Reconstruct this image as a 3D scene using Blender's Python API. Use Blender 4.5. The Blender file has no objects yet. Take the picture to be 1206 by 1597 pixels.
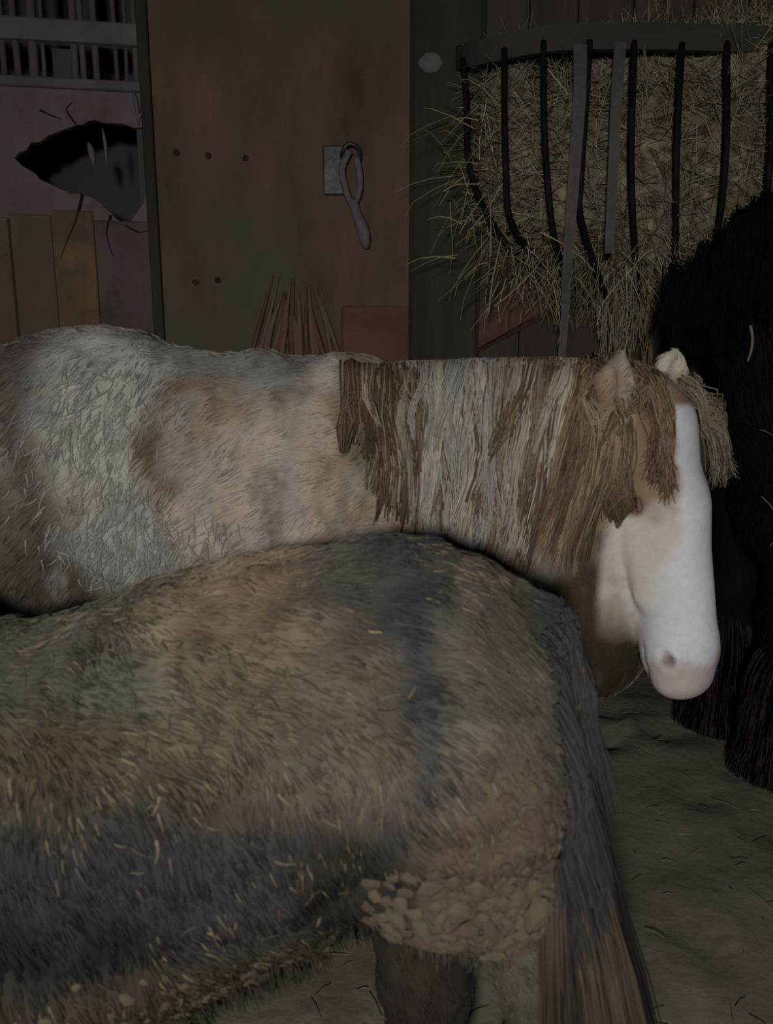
import bpy, bmesh, math
import numpy as np
from mathutils import Vector, Matrix

SC = bpy.context.scene
COL = SC.collection
rng = np.random.default_rng(7)

# ------------------------------------------------------------------ camera, light, exposure
FPX, CX, CY = 1250.0, 603.0, 798.5
CAM_H, PITCH = 1.25, math.radians(12)
cam_d = bpy.data.cameras.new('camera')
cam = bpy.data.objects.new('camera', cam_d)
COL.objects.link(cam)
cam.location = (0, 0, CAM_H)
cam.rotation_euler = (math.pi / 2 - PITCH, 0, 0)
cam_d.sensor_fit = 'VERTICAL'
cam_d.sensor_height = 36.0
cam_d.lens = FPX / 1597 * 36.0
cam_d.clip_start = 0.02
cam_d.dof.use_dof = True           # hand-held in poor light: the near pony is a little soft
cam_d.dof.focus_distance = 2.3
cam_d.dof.aperture_fstop = 5.6
SC.camera = cam

world = bpy.data.worlds.new('night')
SC.world = world
world.use_nodes = True
world.node_tree.nodes['Background'].inputs[0].default_value = (0.55, 0.62, 0.8, 1)
world.node_tree.nodes['Background'].inputs[1].default_value = 0.010

def add_lamp(name, loc, target, power, size, angle, blend, color):
    l = bpy.data.lights.new(name, 'SPOT')
    l.energy = power
    l.shadow_soft_size = size
    l.spot_size = math.radians(angle)
    l.spot_blend = blend
    l.color = color
    o = bpy.data.objects.new(name, l)
    COL.objects.link(o)
    o.location = loc
    o.rotation_euler = (Vector(target) - Vector(loc)).to_track_quat('-Z', 'Y').to_euler()
    return o

# the lamp that lights the stable, held up behind the camera
add_lamp('hand_lamp_light', (-0.24, -1.35, 1.50), (0.30, 1.6, 1.05), 170.0, 0.10, 98, 1.0, (1.0, 0.965, 0.93))

SC.view_settings.view_transform = 'Standard'
SC.view_settings.look = 'None'
SC.view_settings.exposure = 0.0
SC.view_settings.gamma = 1.0
SC.view_settings.use_curve_mapping = False

# ------------------------------------------------------------------ helpers
FW = np.array([0, math.cos(PITCH), -math.sin(PITCH)])
UP = np.array([0, math.sin(PITCH), math.cos(PITCH)])
RT = np.array([1.0, 0, 0])

def P(px, py, Y):
    """World point at distance Y along the stable that was measured at this spot."""
    d = RT * (px - CX) / FPX + UP * (CY - py) / FPX + FW
    return d * (Y / d[1]) + np.array([0, 0, CAM_H])

def G(px, py, z=0.0):
    """World point on the ground."""
    d = RT * (px - CX) / FPX + UP * (CY - py) / FPX + FW
    return d * ((z - CAM_H) / d[2]) + np.array([0, 0, CAM_H])

def nrm(v):
    v = np.asarray(v, float)
    return v / (np.linalg.norm(v, axis=-1, keepdims=True) + 1e-12)

def srgb(r, g, b):
    f = lambda c: (c / 255 / 12.92) if c / 255 <= 0.04045 else ((c / 255 + 0.055) / 1.055) ** 2.4
    return np.array([f(r), f(g), f(b)])

_LAT = {}
def vnoise(p, scale, seed=0):
    """Smooth value noise, 0..1, at points p (N,3), feature size scale."""
    if seed not in _LAT:
        _LAT[seed] = np.random.default_rng(1000 + seed).random((32, 32, 32)).astype(np.float32)
    L = _LAT[seed]
    q = np.asarray(p) / scale + 57.3
    i = np.floor(q).astype(np.int64)
    f = q - i
    f = f * f * (3 - 2 * f)
    i0 = i % 32
    i1 = (i + 1) % 32
    x0, y0, z0 = i0[..., 0], i0[..., 1], i0[..., 2]
    x1, y1, z1 = i1[..., 0], i1[..., 1], i1[..., 2]
    fx, fy, fz = f[..., 0], f[..., 1], f[..., 2]
    a = L[x0, y0, z0] * (1 - fx) + L[x1, y0, z0] * fx
    b = L[x0, y1, z0] * (1 - fx) + L[x1, y1, z0] * fx
    c = L[x0, y0, z1] * (1 - fx) + L[x1, y0, z1] * fx
    d = L[x0, y1, z1] * (1 - fx) + L[x1, y1, z1] * fx
    return (a * (1 - fy) + b * fy) * (1 - fz) + (c * (1 - fy) + d * fy) * fz

def fbm(p, scale, seed=0, o=3):
    s, amp, tot = 0, 1.0, 0
    for k in range(o):
        s = s + amp * vnoise(p, scale / 2 ** k, seed + k)
        tot += amp
        amp *= 0.55
    return s / tot

def np_mesh(name, V, faces, n=4, colors=None, smooth=True):
    """Mesh from arrays: V (N,3), faces (M,n)."""
    V = np.ascontiguousarray(V, np.float32)
    F = np.ascontiguousarray(faces, np.int32)
    me = bpy.data.meshes.new(name)
    me.vertices.add(len(V))
    me.vertices.foreach_set('co', V.ravel())
    me.loops.add(F.size)
    me.loops.foreach_set('vertex_index', F.ravel())
    me.polygons.add(len(F))
    me.polygons.foreach_set('loop_start', np.arange(0, F.size, n, dtype=np.int32))
    me.polygons.foreach_set('use_smooth', np.full(len(F), smooth))
    me.update(calc_edges=True)
    me.validate()
    if colors is not None:
        at = me.color_attributes.new('coat', 'FLOAT_COLOR', 'POINT')
        c = np.ones((len(V), 4), np.float32)
        c[:, :3] = colors
        at.data.foreach_set('color', c.ravel())
    return me

def link(name, me, mat=None, parent=None):
    o = bpy.data.objects.new(name, me)
    COL.objects.link(o)
    if mat is not None and me is not None and not me.materials:
        me.materials.append(mat)
    if parent is not None:
        o.parent = parent
        top = parent if parent.parent is None else parent.parent
        o.matrix_parent_inverse = Matrix.Translation(-top.location) if parent.parent is None else Matrix.Identity(4)
    return o

def thing(name, label, cat, loc=(0, 0, 0), group=None):
    o = bpy.data.objects.new(name, None)
    o.empty_display_size = 0.1
    COL.objects.link(o)
    o.location = loc
    tag(o, label, cat, group)
    return o

def tag(o, label, cat, group=None, kind=None):
    o['label'] = label
    o['category'] = cat
    if group:
        o['group'] = group
    if kind:
        o['kind'] = kind
    return o

def strands(name, paths, r0, r1, colors, mat, parent=None, sides=3):
    """Many tapered strands as one mesh. paths (N,K,3), colors (N,3) or (N,K,3)."""
    N, K, _ = paths.shape
    t = nrm(paths[:, -1] - paths[:, 0])
    ref = np.where(np.abs(t[:, 2:3]) > 0.8, np.array([[1.0, 0, 0]]), np.array([[0, 0, 1.0]]))
    a = nrm(np.cross(t, ref))
    b = np.cross(t, a)
    ph = rng.random(N) * 6.28
    r0 = np.broadcast_to(np.asarray(r0, float), (N,))
    r1 = np.broadcast_to(np.asarray(r1, float), (N,))
    prof = np.linspace(0, 1, K)
    rad = r0[:, None] * (1 - prof) + r1[:, None] * prof
    ang = ph[:, None] + np.arange(sides) * 2 * math.pi / sides
    ring = np.cos(ang)[:, :, None] * a[:, None] + np.sin(ang)[:, :, None] * b[:, None]
    V = paths[:, :, None, :] + rad[:, :, None, None] * ring[:, None, :, :]
    V = V.reshape(-1, 3)
    base = (np.arange(N) * K * sides)[:, None, None]
    kk = (np.arange(K - 1) * sides)[None, :, None]
    s = np.arange(sides)[None, None, :]
    s2 = (s + 1) % sides
    f = np.stack([base + kk + s, base + kk + s2, base + kk + sides + s2, base + kk + sides + s], -1).reshape(-1, 4)
    if colors.ndim == 2:
        c = np.repeat(colors, K * sides, axis=0)
    else:
        c = np.repeat(colors.reshape(-1, 3), sides, axis=0)
    return link(name, np_mesh(name, V, f, 4, c), mat, parent)

def tube_mesh(name, pts, radii, sides=8, cap=True):
    pts = np.asarray(pts, float)
    K = len(pts)
    radii = np.broadcast_to(np.asarray(radii, float), (K,))
    tan = nrm(np.gradient(pts, axis=0))
    ref = np.array([0, 1.0, 0]) if abs(tan[0][1]) < 0.9 else np.array([1.0, 0, 0])
    V = []
    for k in range(K):
        a = nrm(np.cross(tan[k], ref))
        b = np.cross(tan[k], a)
        for s in range(sides):
            w = 2 * math.pi * s / sides
            V.append(pts[k] + radii[k] * (math.cos(w) * a + math.sin(w) * b))
    F = []
    for k in range(K - 1):
        for s in range(sides):
            s2 = (s + 1) % sides
            F.append((k * sides + s, k * sides + s2, (k + 1) * sides + s2, (k + 1) * sides + s))
    if cap:
        F.append(tuple(range(sides))[::-1])
        F.append(tuple(range((K - 1) * sides, K * sides)))
    me = bpy.data.meshes.new(name)
    me.from_pydata([tuple(v) for v in V], [], F)
    for p in me.polygons:
        p.use_smooth = len(p.vertices) == 4
    me.update()
    return me

def spline(ctrl, n):
    """Catmull-Rom through control points, n samples."""
    c = np.asarray(ctrl, float)
    c = np.vstack([2 * c[0] - c[1], c, 2 * c[-1] - c[-2]])
    m = len(c) - 3
    out = []
    for u in np.linspace(0, m - 1e-6, n):
        i = int(u)
        f = u - i
        p0, p1, p2, p3 = c[i:i + 4]
        out.append(0.5 * (2 * p1 + (p2 - p0) * f + (2 * p0 - 5 * p1 + 4 * p2 - p3) * f * f + (3 * p1 - p0 - 3 * p2 + p3) * f ** 3))
    return np.array(out)

def box_mesh(name, lo, hi, bevel=0.004, rough=0.0, seg=None, xf=None):
    bm = bmesh.new()
    bmesh.ops.create_cube(bm, size=1)
    lo, hi = np.array(lo, float), np.array(hi, float)
    for v in bm.verts:
        v.co = Vector(lo + (np.array(v.co) + 0.5) * (hi - lo))
    if bevel:
        bmesh.ops.bevel(bm, geom=list(bm.edges), offset=bevel, segments=1, affect='EDGES')
    if rough:
        for v in bm.verts:
            v.co += Vector(rng.normal(0, rough, 3))
    if xf is not None:
        bm.transform(xf)
    me = bpy.data.meshes.new(name)
    bm.to_mesh(me)
    bm.free()
    return me

# ------------------------------------------------------------------ signed-distance bodies (one continuous skin)
class Field:
    def __init__(self, lo, hi, h):
        self.h = h
        self.lo = np.array(lo, float)
        n = np.ceil((np.array(hi) - self.lo) / h).astype(int) + 1
        self.n = n
        self.F = np.ones(n, np.float32)
        self.ax = [self.lo[i] + h * np.arange(n[i]) for i in range(3)]

    def _box(self, lo, hi):
        a = np.clip(np.floor((np.asarray(lo) - self.lo) / self.h).astype(int), 0, self.n)
        b = np.clip(np.ceil((np.asarray(hi) - self.lo) / self.h).astype(int) + 1, 0, self.n)
        sl = tuple(slice(a[i], b[i]) for i in range(3))
        g = np.stack(np.meshgrid(*[self.ax[i][sl[i]] for i in range(3)], indexing='ij'), -1)
        return sl, g

    def _merge(self, sl, d, k, sub):
        A = self.F[sl]
        if sub:
            d = -d
            hh = np.clip(0.5 - 0.5 * (d - A) / -k, 0, 1) if False else np.clip(0.5 + 0.5 * (d - A) / k, 0, 1)
            self.F[sl] = A * (1 - hh) + d * hh + k * hh * (1 - hh)
        else:
            hh = np.clip(0.5 + 0.5 * (A - d) / k, 0, 1)
            self.F[sl] = A * (1 - hh) + d * hh - k * hh * (1 - hh)

    def cone(self, a, b, ra, rb, k=0.04, ax=None, s=1.0, sub=False):
        a, b = np.asarray(a, float), np.asarray(b, float)
        m = max(ra, rb) * max(s, 1) + k + 0.05
        sl, g = self._box(np.minimum(a, b) - m, np.maximum(a, b) + m)
        if g.size == 0:
            return
        ab = b - a
        t = np.clip(((g - a) @ ab) / (ab @ ab + 1e-12), 0, 1)
        e = g - (a + t[..., None] * ab)
        if ax is not None and s != 1.0:
            x = nrm(ax)
            e = e + (e @ x)[..., None] * x * (1 / s - 1)
        d = (np.linalg.norm(e, axis=-1) - (ra + t * (rb - ra))) * min(s, 1)
        self._merge(sl, d.astype(np.float32), k, sub)

    def ell(self, c, r, R=None, k=0.04, sub=False):
        c, r = np.asarray(c, float), np.asarray(r, float)
        m = r.max() + k + 0.05
        sl, g = self._box(c - m, c + m)
        if g.size == 0:
            return
        q = g - c
        if R is not None:
            q = q @ np.asarray(R).T       # rows of R are the local axes
        k0 = np.linalg.norm(q / r, axis=-1)
        k1 = np.linalg.norm(q / (r * r), axis=-1) + 1e-9
        d = np.where(k0 < 1e-4, -r.min(), k0 * (k0 - 1) / k1)
        self._merge(sl, d.astype(np.float32), k, sub)

    def rough(self, amp, scale, seed, mask=None):
        near = np.abs(self.F) < 0.06
        idx = np.argwhere(near)
        p = self.lo + idx * self.h
        q = p.copy()
        n = (fbm(q, scale, seed, 2) - 0.5) * 2 * amp
        if mask is not None:
            n *= mask(p)
        self.F[near] += n.astype(np.float32)

    def sample(self, p):
        q = np.clip((p - self.lo) / self.h, 0, self.n - 1.001)
        i = q.astype(int)
        f = q - i
        out = 0
        for dx in (0, 1):
            for dy in (0, 1):
                for dz in (0, 1):
                    w = (f[..., 0] if dx else 1 - f[..., 0]) * (f[..., 1] if dy else 1 - f[..., 1]) * (f[..., 2] if dz else 1 - f[..., 2])
                    out = out + w * self.F[i[..., 0] + dx, i[..., 1] + dy, i[..., 2] + dz]
        return out

    def grad(self, p):
        e = self.h
        g = [self.sample(p + np.eye(3)[i] * e) - self.sample(p - np.eye(3)[i] * e) for i in range(3)]
        return nrm(np.stack(g, -1))

    def push(self, p, off, it=3, inward=False):
        """Move points that are nearer than off to the skin out to off (with inward: also pull far ones in)."""
        for _ in range(it):
            d = self.sample(p)
            dd = off - d
            if not inward:
                dd = np.maximum(dd, 0)
            dd = np.clip(dd, -0.05, 0.05)
            p = p + self.grad(p) * dd[..., None]
        return p

    def mesh(self):
        F, h = self.F, self.h
        S = F < 0
        nx, ny, nz = F.shape
        acc = np.zeros((nx - 1, ny - 1, nz - 1, 3), np.float32)
        cnt = np.zeros((nx - 1, ny - 1, nz - 1), np.float32)
        corners = [(a, b, c) for a in (0, 1) for b in (0, 1) for c in (0, 1)]
        def v(A, c):
            return A[c[0]:nx - 1 + c[0], c[1]:ny - 1 + c[1], c[2]:nz - 1 + c[2]]
        for c0 in corners:
            for axn in range(3):
                if c0[axn]:
                    continue
                c1 = list(c0)
                c1[axn] = 1
                m = v(S, c0) != v(S, c1)
                f0, f1 = v(F, c0)[m], v(F, c1)[m]
                t = f0 / (f0 - f1)
                p = np.tile(np.array(c0, np.float32), (len(t), 1))
                p[:, axn] = t
                acc[m] += p
                cnt[m] += 1
        act = cnt > 0
        ids = np.full(act.shape, -1, np.int64)
        ids[act] = np.arange(act.sum())
        cell = np.argwhere(act)
        V = self.lo + (cell + acc[act] / cnt[act][:, None]) * h
        faces = []
        for axn in range(3):
            o1, o2 = [(1, 2), (2, 0), (0, 1)][axn]
            s0 = [slice(1, -1)] * 3
            s0[axn] = slice(0, -1)
            s1 = [slice(1, -1)] * 3
            s1[axn] = slice(1, None)
            A, B = S[tuple(s0)], S[tuple(s1)]
            m = np.argwhere(A != B)
            fl = A[tuple(m.T)]
            off = np.ones(3, int)
            off[axn] = 0
            g = m + off
            def cid(d1, d2):
                c = g.copy()
                c[:, o1] -= d1
                c[:, o2] -= d2
                return ids[tuple(c.T)]
            q = np.stack([cid(1, 1), cid(0, 1), cid(0, 0), cid(1, 0)], -1)
            q[~fl] = q[~fl][:, ::-1]
            faces.append(q)
        return V, np.vstack(faces)

# ------------------------------------------------------------------ materials
def new_mat(name):
    m = bpy.data.materials.new(name)
    m.use_nodes = True
    nt = m.node_tree
    bs = nt.nodes['Principled BSDF']
    bs.inputs['Specular IOR Level'].default_value = 0.2
    return m, nt, bs

def N(nt, t, **kw):
    n = nt.nodes.new(t)
    for k, v in kw.items():
        if k in n.inputs.keys():
            n.inputs[k].default_value = v
        else:
            setattr(n, k, v)
    return n

def coat_mat(name, rough=0.8, spec=0.15, var=0.25, scale=60.0):
    m, nt, bs = new_mat(name)
    at = N(nt, 'ShaderNodeAttribute', attribute_name='coat')
    tc = N(nt, 'ShaderNodeTexCoord')
    no = N(nt, 'ShaderNodeTexNoise', Scale=scale, Detail=4.0)
    nt.links.new(tc.outputs['Object'], no.inputs['Vector'])
    mr = N(nt, 'ShaderNodeMapRange')
    mr.inputs['To Min'].default_value = 1 - var
    mr.inputs['To Max'].default_value = 1 + var
    nt.links.new(no.outputs['Fac'], mr.inputs['Value'])
    mx = N(nt, 'ShaderNodeVectorMath', operation='SCALE')
    nt.links.new(at.outputs['Color'], mx.inputs[0])
    nt.links.new(mr.outputs['Result'], mx.inputs['Scale'])
    nt.links.new(mx.outputs['Vector'], bs.inputs['Base Color'])
    bs.inputs['Roughness'].default_value = rough
    bs.inputs['Specular IOR Level'].default_value = spec
    return m

def noise_mat(name, c1, c2, scale=(4, 4, 4), detail=6.0, rough=0.85, bump=0.3, bscale=60, c3=None, s3=2.0, t3=(0.5, 0.65), metallic=0.0, spec=0.2):
    m, nt, bs = new_mat(name)
    tc = N(nt, 'ShaderNodeTexCoord')
    mp = N(nt, 'ShaderNodeMapping')
    mp.inputs['Scale'].default_value = scale
    nt.links.new(tc.outputs['Object'], mp.inputs['Vector'])
    no = N(nt, 'ShaderNodeTexNoise', Scale=1.0, Detail=detail, Roughness=0.6)
    nt.links.new(mp.outputs['Vector'], no.inputs['Vector'])
    cr = N(nt, 'ShaderNodeValToRGB')
    cr.color_ramp.elements[0].position = 0.3
    cr.color_ramp.elements[1].position = 0.7
    cr.color_ramp.elements[0].color = (*c1, 1)
    cr.color_ramp.elements[1].color = (*c2, 1)
    nt.links.new(no.outputs['Fac'], cr.inputs['Fac'])
    out = cr.outputs['Color']
    if c3 is not None:
        n3 = N(nt, 'ShaderNodeTexNoise', Scale=s3, Detail=5.0, Roughness=0.65)
        nt.links.new(tc.outputs['Object'], n3.inputs['Vector'])
        r3 = N(nt, 'ShaderNodeMapRange')
        r3.inputs['From Min'].default_value, r3.inputs['From Max'].default_value = t3
        nt.links.new(n3.outputs['Fac'], r3.inputs['Value'])
        mx = N(nt, 'ShaderNodeMix', data_type='RGBA')
        nt.links.new(r3.outputs['Result'], mx.inputs['Factor'])
        nt.links.new(out, mx.inputs['A'])
        mx.inputs['B'].default_value = (*c3, 1)
        out = mx.outputs['Result']
    nt.links.new(out, bs.inputs['Base Color'])
    bs.inputs['Roughness'].default_value = rough
    bs.inputs['Metallic'].default_value = metallic
    bs.inputs['Specular IOR Level'].default_value = spec
    if bump:
        nb = N(nt, 'ShaderNodeTexNoise', Scale=bscale, Detail=5.0)
        nt.links.new(tc.outputs['Object'], nb.inputs['Vector'])
        bp = N(nt, 'ShaderNodeBump', Strength=bump, Distance=0.01)
        nt.links.new(nb.outputs['Fac'], bp.inputs['Height'])
        nt.links.new(bp.outputs['Normal'], bs.inputs['Normal'])
    return m

M = {}
M['coat'] = coat_mat('horse_coat', var=0.18, scale=70)
M['hair'] = coat_mat('horse_hair', rough=0.65, spec=0.2, var=0.12, scale=40)
M['black_hair'] = coat_mat('black_coat', rough=0.75, spec=0.06, var=0.2, scale=40)
M['straw'] = coat_mat('dry_straw', rough=0.7, spec=0.2, var=0.15, scale=30)
M['hoof'] = noise_mat('hoof_horn', srgb(40, 36, 30), srgb(70, 62, 52), (20, 20, 6))
M['eye'], _nt, _b = new_mat('eye_gloss')
_b.inputs['Base Color'].default_value = (0.012, 0.007, 0.005, 1)
_b.inputs['Roughness'].default_value = 0.3
M['clod'] = noise_mat('dried_dung', srgb(94, 86, 70), srgb(130, 120, 100), (30, 30, 30), bump=0.5, bscale=90)
M['clod_brown'] = noise_mat('damp_dung', srgb(90, 77, 66), srgb(120, 105, 92), (30, 30, 30), bump=0.5, bscale=90)
M['floor'] = noise_mat('trodden_earth', srgb(122, 116, 103), srgb(148, 142, 128), (3, 3, 3), c3=srgb(100, 92, 80), s3=2.6, t3=(0.5, 0.72), bump=0.5, bscale=25)
M['board'] = noise_mat('plywood_brown', srgb(82, 64, 56), srgb(122, 98, 85), (7, 4, 2.2), c3=srgb(92, 88, 70), s3=2.0, t3=(0.42, 0.6), bump=0.15)
M['wall'] = noise_mat('dark_plank', srgb(64, 57, 50), srgb(90, 79, 70), (12, 12, 1.5), bump=0.25)
M['post'] = noise_mat('dark_post', srgb(54, 49, 43), srgb(72, 65, 56), (14, 14, 1.5), bump=0.25)
M['partition'] = noise_mat('partition_board', srgb(108, 96, 95), srgb(128, 116, 115), (6, 6, 2), c3=srgb(92, 74, 58), s3=3.0, t3=(0.5, 0.68), bump=0.15)
M['partition_low'] = noise_mat('partition_low_board', srgb(98, 88, 74), srgb(122, 98, 84), (9, 9, 1.5), c3=srgb(136, 104, 78), s3=3.4, t3=(0.56, 0.7), bump=0.15)
for q_, (ca, cb, cx_) in enumerate(((srgb(92, 80, 78), srgb(108, 94, 90), srgb(84, 74, 66)), (srgb(118, 92, 72), srgb(134, 106, 82), srgb(98, 86, 70)), (srgb(96, 90, 74), srgb(112, 104, 86), srgb(110, 90, 76)), (srgb(108, 88, 80), srgb(122, 100, 90), srgb(92, 84, 70)))):
    M['low_%d' % q_] = noise_mat('low_board_%d' % q_, ca, cb, (9, 9, 2.5), c3=cx_, s3=4.5, t3=(0.48, 0.62), bump=0.15)
M['ledge'] = noise_mat('grey_ledge', srgb(98, 92, 92), srgb(126, 120, 120), (6, 6, 6), bump=0.15)
M['bar_grey'] = noise_mat('grey_bars', srgb(86, 80, 80), srgb(112, 104, 104), (12, 12, 4), bump=0.1)
M['iron'] = noise_mat('black_iron', srgb(20, 19, 19), srgb(34, 32, 32), (20, 20, 20), rough=0.7, bump=0.1, spec=0.1)
M['rail'] = noise_mat('rail_wood', srgb(58, 53, 48), srgb(76, 69, 62), (3, 14, 14), bump=0.2)
M['strap'] = noise_mat('grey_webbing', srgb(84, 78, 74), srgb(102, 96, 92), (40, 40, 40), bump=0.2)
M['twine'] = noise_mat('grey_twine', srgb(98, 92, 92), srgb(122, 116, 116), (40, 40, 40), bump=0.2)
M['metal'] = noise_mat('dull_steel', srgb(58, 58, 60), srgb(78, 79, 82), (20, 20, 20), rough=0.45, bump=0.1, metallic=0.5, spec=0.4)
M['redwood'] = noise_mat('reddish_wood', srgb(94, 66, 60), srgb(116, 84, 76), (4, 12, 12), bump=0.2)
M['scratch'] = noise_mat('bare_wood', srgb(112, 91, 76), srgb(122, 100, 84), (20, 20, 3), bump=0.1)
M['crack'] = noise_mat('dark_crack', srgb(50, 40, 38), srgb(60, 48, 45), (20, 20, 20), bump=0)
M['dark'] = noise_mat('dark_void_wall', srgb(78, 75, 77), srgb(92, 88, 90), (3, 3, 1), bump=0.1)

# ------------------------------------------------------------------ setting
WALL_Y = 2.86
def struct(name, me, mat):
    o = link(name, me, mat)
    o['kind'] = 'structure'
    return o

# floor: trodden earth, uneven
nx, ny = 150, 120
gx, gy = np.meshgrid(np.linspace(-3.2, 3.2, nx), np.linspace(-1.6, 4.6, ny), indexing='ij')
pp = np.stack([gx.ravel(), gy.ravel(), np.zeros(gx.size)], -1)
hz = (fbm(pp, 0.5, 11, 4) - 0.5) * 0.05 + (fbm(pp, 0.13, 15, 2) - 0.5) * 0.018
for _ in range(26):                                   # hoof prints
    c = np.array([rng.uniform(-0.2, 1.6), rng.uniform(1.1, 2.6)])
    r = np.hypot(pp[:, 0] - c[0], pp[:, 1] - c[1]) / rng.uniform(0.05, 0.08)
    hz += -0.018 * np.exp(-r ** 2) + 0.01 * np.exp(-(r - 1.6) ** 2 * 3)
pp[:, 2] = hz - 0.02
ii = np.arange(nx * ny).reshape(nx, ny)
ff = np.stack([ii[:-1, :-1], ii[1:, :-1], ii[1:, 1:], ii[:-1, 1:]], -1).reshape(-1, 4)
floor = struct('floor', np_mesh('floor', pp, ff), M['floor'])

# back wall of upright planks
wall_back = struct('wall_back', box_mesh('wall_back', (P(232, 250, WALL_Y - 0.06)[0] - 0.06, WALL_Y + 0.03, -0.1), (3.2, WALL_Y + 0.1, 3.0), 0), M['dark'])
x = 0.28
while x < 3.1:
    w = rng.uniform(0.15, 0.2)
    link('plank', box_mesh('plank', (x + 0.004, WALL_Y - rng.uniform(0.0, 0.012), 0), (x + w - 0.004, WALL_Y + 0.03, 2.95), 0.004), M['wall'], wall_back)
    x += w
wall_right = struct('wall_right', box_mesh('wall_right', (3.1, -1.6, -0.1), (3.2, WALL_Y + 0.1, 3.0), 0), M['wall'])
wall_left = struct('wall_left', box_mesh('wall_left', (-3.2, -1.6, -0.1), (-3.1, 4.5, 3.0), 0), M['wall'])
ceiling = struct('ceiling', box_mesh('ceiling', (-3.2, -1.6, 2.95), (3.2, 4.5, 3.05), 0), M['wall'])
wall_far = struct('wall_back_stall', box_mesh('wall_far', (-3.2, 3.45, -0.1), (0.2, 3.55, 3.0), 0), M['dark'])

# big brown plywood sheet nailed to the wall, and the dark post at its right edge
BY = WALL_Y - 0.06
xl, xr = P(232, 250, BY)[0], P(645, 300, BY)[0]
bm = bmesh.new()
bmesh.ops.create_grid(bm, x_segments=24, y_segments=70, size=0.5)
for v in bm.verts:
    u, w = v.co.x + 0.5, v.co.y + 0.5
    edge = 0.006 * math.sin(w * 41) + 0.004 * math.sin(w * 97 + 1)
    xx = xl + u * (xr - xl) + (edge if u < 0.01 else 0)
    v.co = Vector((xx, BY + 0.006 * math.sin(3 * u + 2 * w) , 0.02 + w * 2.9))
ret = bmesh.ops.extrude_face_region(bm, geom=list(bm.faces))
for e in ret['geom']:
    if isinstance(e, bmesh.types.BMVert):
        e.co.y += 0.03
bmesh.ops.recalc_face_normals(bm, faces=list(bm.faces))
me = bpy.data.meshes.new('plywood_sheet')
bm.to_mesh(me)
bm.free()
sheet = link('plywood_sheet', me, M['board'], wall_back)
link('edge_strip', box_mesh('edge_strip', (xl - 0.012, BY - 0.018, 0.02), (xl + 0.022, BY + 0.06, 2.9), 0.004), M['post'], wall_back)

for (px, py) in ((275, 238), (325, 243), (383, 247), (340, 437), (305, 440), (118, 80), (88, 497)):
    p = P(px, py, BY)
    m_ = tube_mesh('nail_head', [p + np.array([0, -0.006, 0]), p + np.array([0, 0.012, 0])], 0.010, 8)
    if px > 240:
        link('nail_head', m_, M['crack'], sheet)

pl, pr = P(640, 300, BY)[0], P(748, 300, BY)[0]
link('post', box_mesh('post', (pl, BY - 0.06, 0), (pr, WALL_Y + 0.02, 2.95), 0.012, 0.003), M['post'], wall_back)
p = P(672, 97, BY - 0.06)  # small pale blob on the post
mm = bmesh.new()
bmesh.ops.create_icosphere(mm, subdivisions=2, radius=1)
for v in mm.verts:
    q = np.array(v.co)
    q = q * (1 + 0.35 * (vnoise(q[None] , 0.7, 3)[0] - 0.5))
    v.co = Vector(p + q * np.array([0.036, 0.012, 0.03]))
me = bpy.data.meshes.new('pale_patch'); mm.to_mesh(me); mm.free()
link('pale_patch', me, M['ledge'], wall_back)

# reddish board low on the sheet, with a rough top edge, and the worn pale streaks beside it
a, b = P(532, 478, BY), P(636, 560, BY)
link('lower_board', box_mesh('lower_board', (a[0], BY - 0.025, 0.3), (b[0], BY + 0.0, a[2]), 0.006, 0.003), M['redwood'], wall_back)
for k in range(15):
    t = k / 14
    p0 = P(432 + 60 * t + rng.normal(0, 5), 425 + rng.uniform(0, 45), BY - 0.002)
    p1 = P(385 + 150 * t + rng.normal(0, 4), 575, BY - 0.002)
    link('bare_streak', tube_mesh('bare_streak', spline([p0, (p0 + p1) / 2 + [rng.normal(0, .01), -0.003, 0], p1], 5), np.array([0.002, 0.007, 0.012, 0.012, 0.006]) * rng.uniform(0.6, 1.2), 6), M['scratch' if k % 3 else 'redwood'], wall_back)

# broken reddish slat between post and rack
a, b = P(705, 545, WALL_Y - 0.03), P(860, 455, WALL_Y - 0.03)
d = b - a
L = np.linalg.norm(d)
xf = Matrix.Translation(Vector((a + b) / 2)) @ Matrix.Rotation(-math.atan2(d[2], d[0]), 4, 'Y')
link('broken_slat', box_mesh('broken_slat', (-L / 2, -0.02, -0.05), (L / 2, 0.02, 0.05), 0.01, 0.008, xf=xf), M['redwood'], wall_back)

# stall partition on the left, boards below, bars above, with the hole kicked into it
YAW = math.radians(10)
part_o = struct('wall_partition', box_mesh('wall_partition', (-2.3, 0.02, 0), (0.02, 0.05, 0.62), 0.004), M['partition_low'])
PART_LOC = np.array([xl - 0.02, BY + 0.07, 0])
part_o.location = PART_LOC
part_o.rotation_euler = (0, 0, YAW)
Mw = Matrix.Translation(Vector(PART_LOC)) @ Matrix.Rotation(YAW, 4, 'Z')
Mi = Mw.inverted()
def Q(px, py, off=0.0):
    """Point on the partition plane, in its own frame."""
    d = RT * (px - CX) / FPX + UP * (CY - py) / FPX + FW
    o = np.array(Mi @ Vector((0, 0, CAM_H)))
    dl = np.array(Mi.to_3x3() @ Vector(d))
    t = (off - o[1]) / dl[1]
    return o + t * dl
def plink(name, me, mat):
    o = bpy.data.objects.new(name, me)
    COL.objects.link(o)
    me.materials.append(mat)
    o.parent = part_o
    return o

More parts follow.
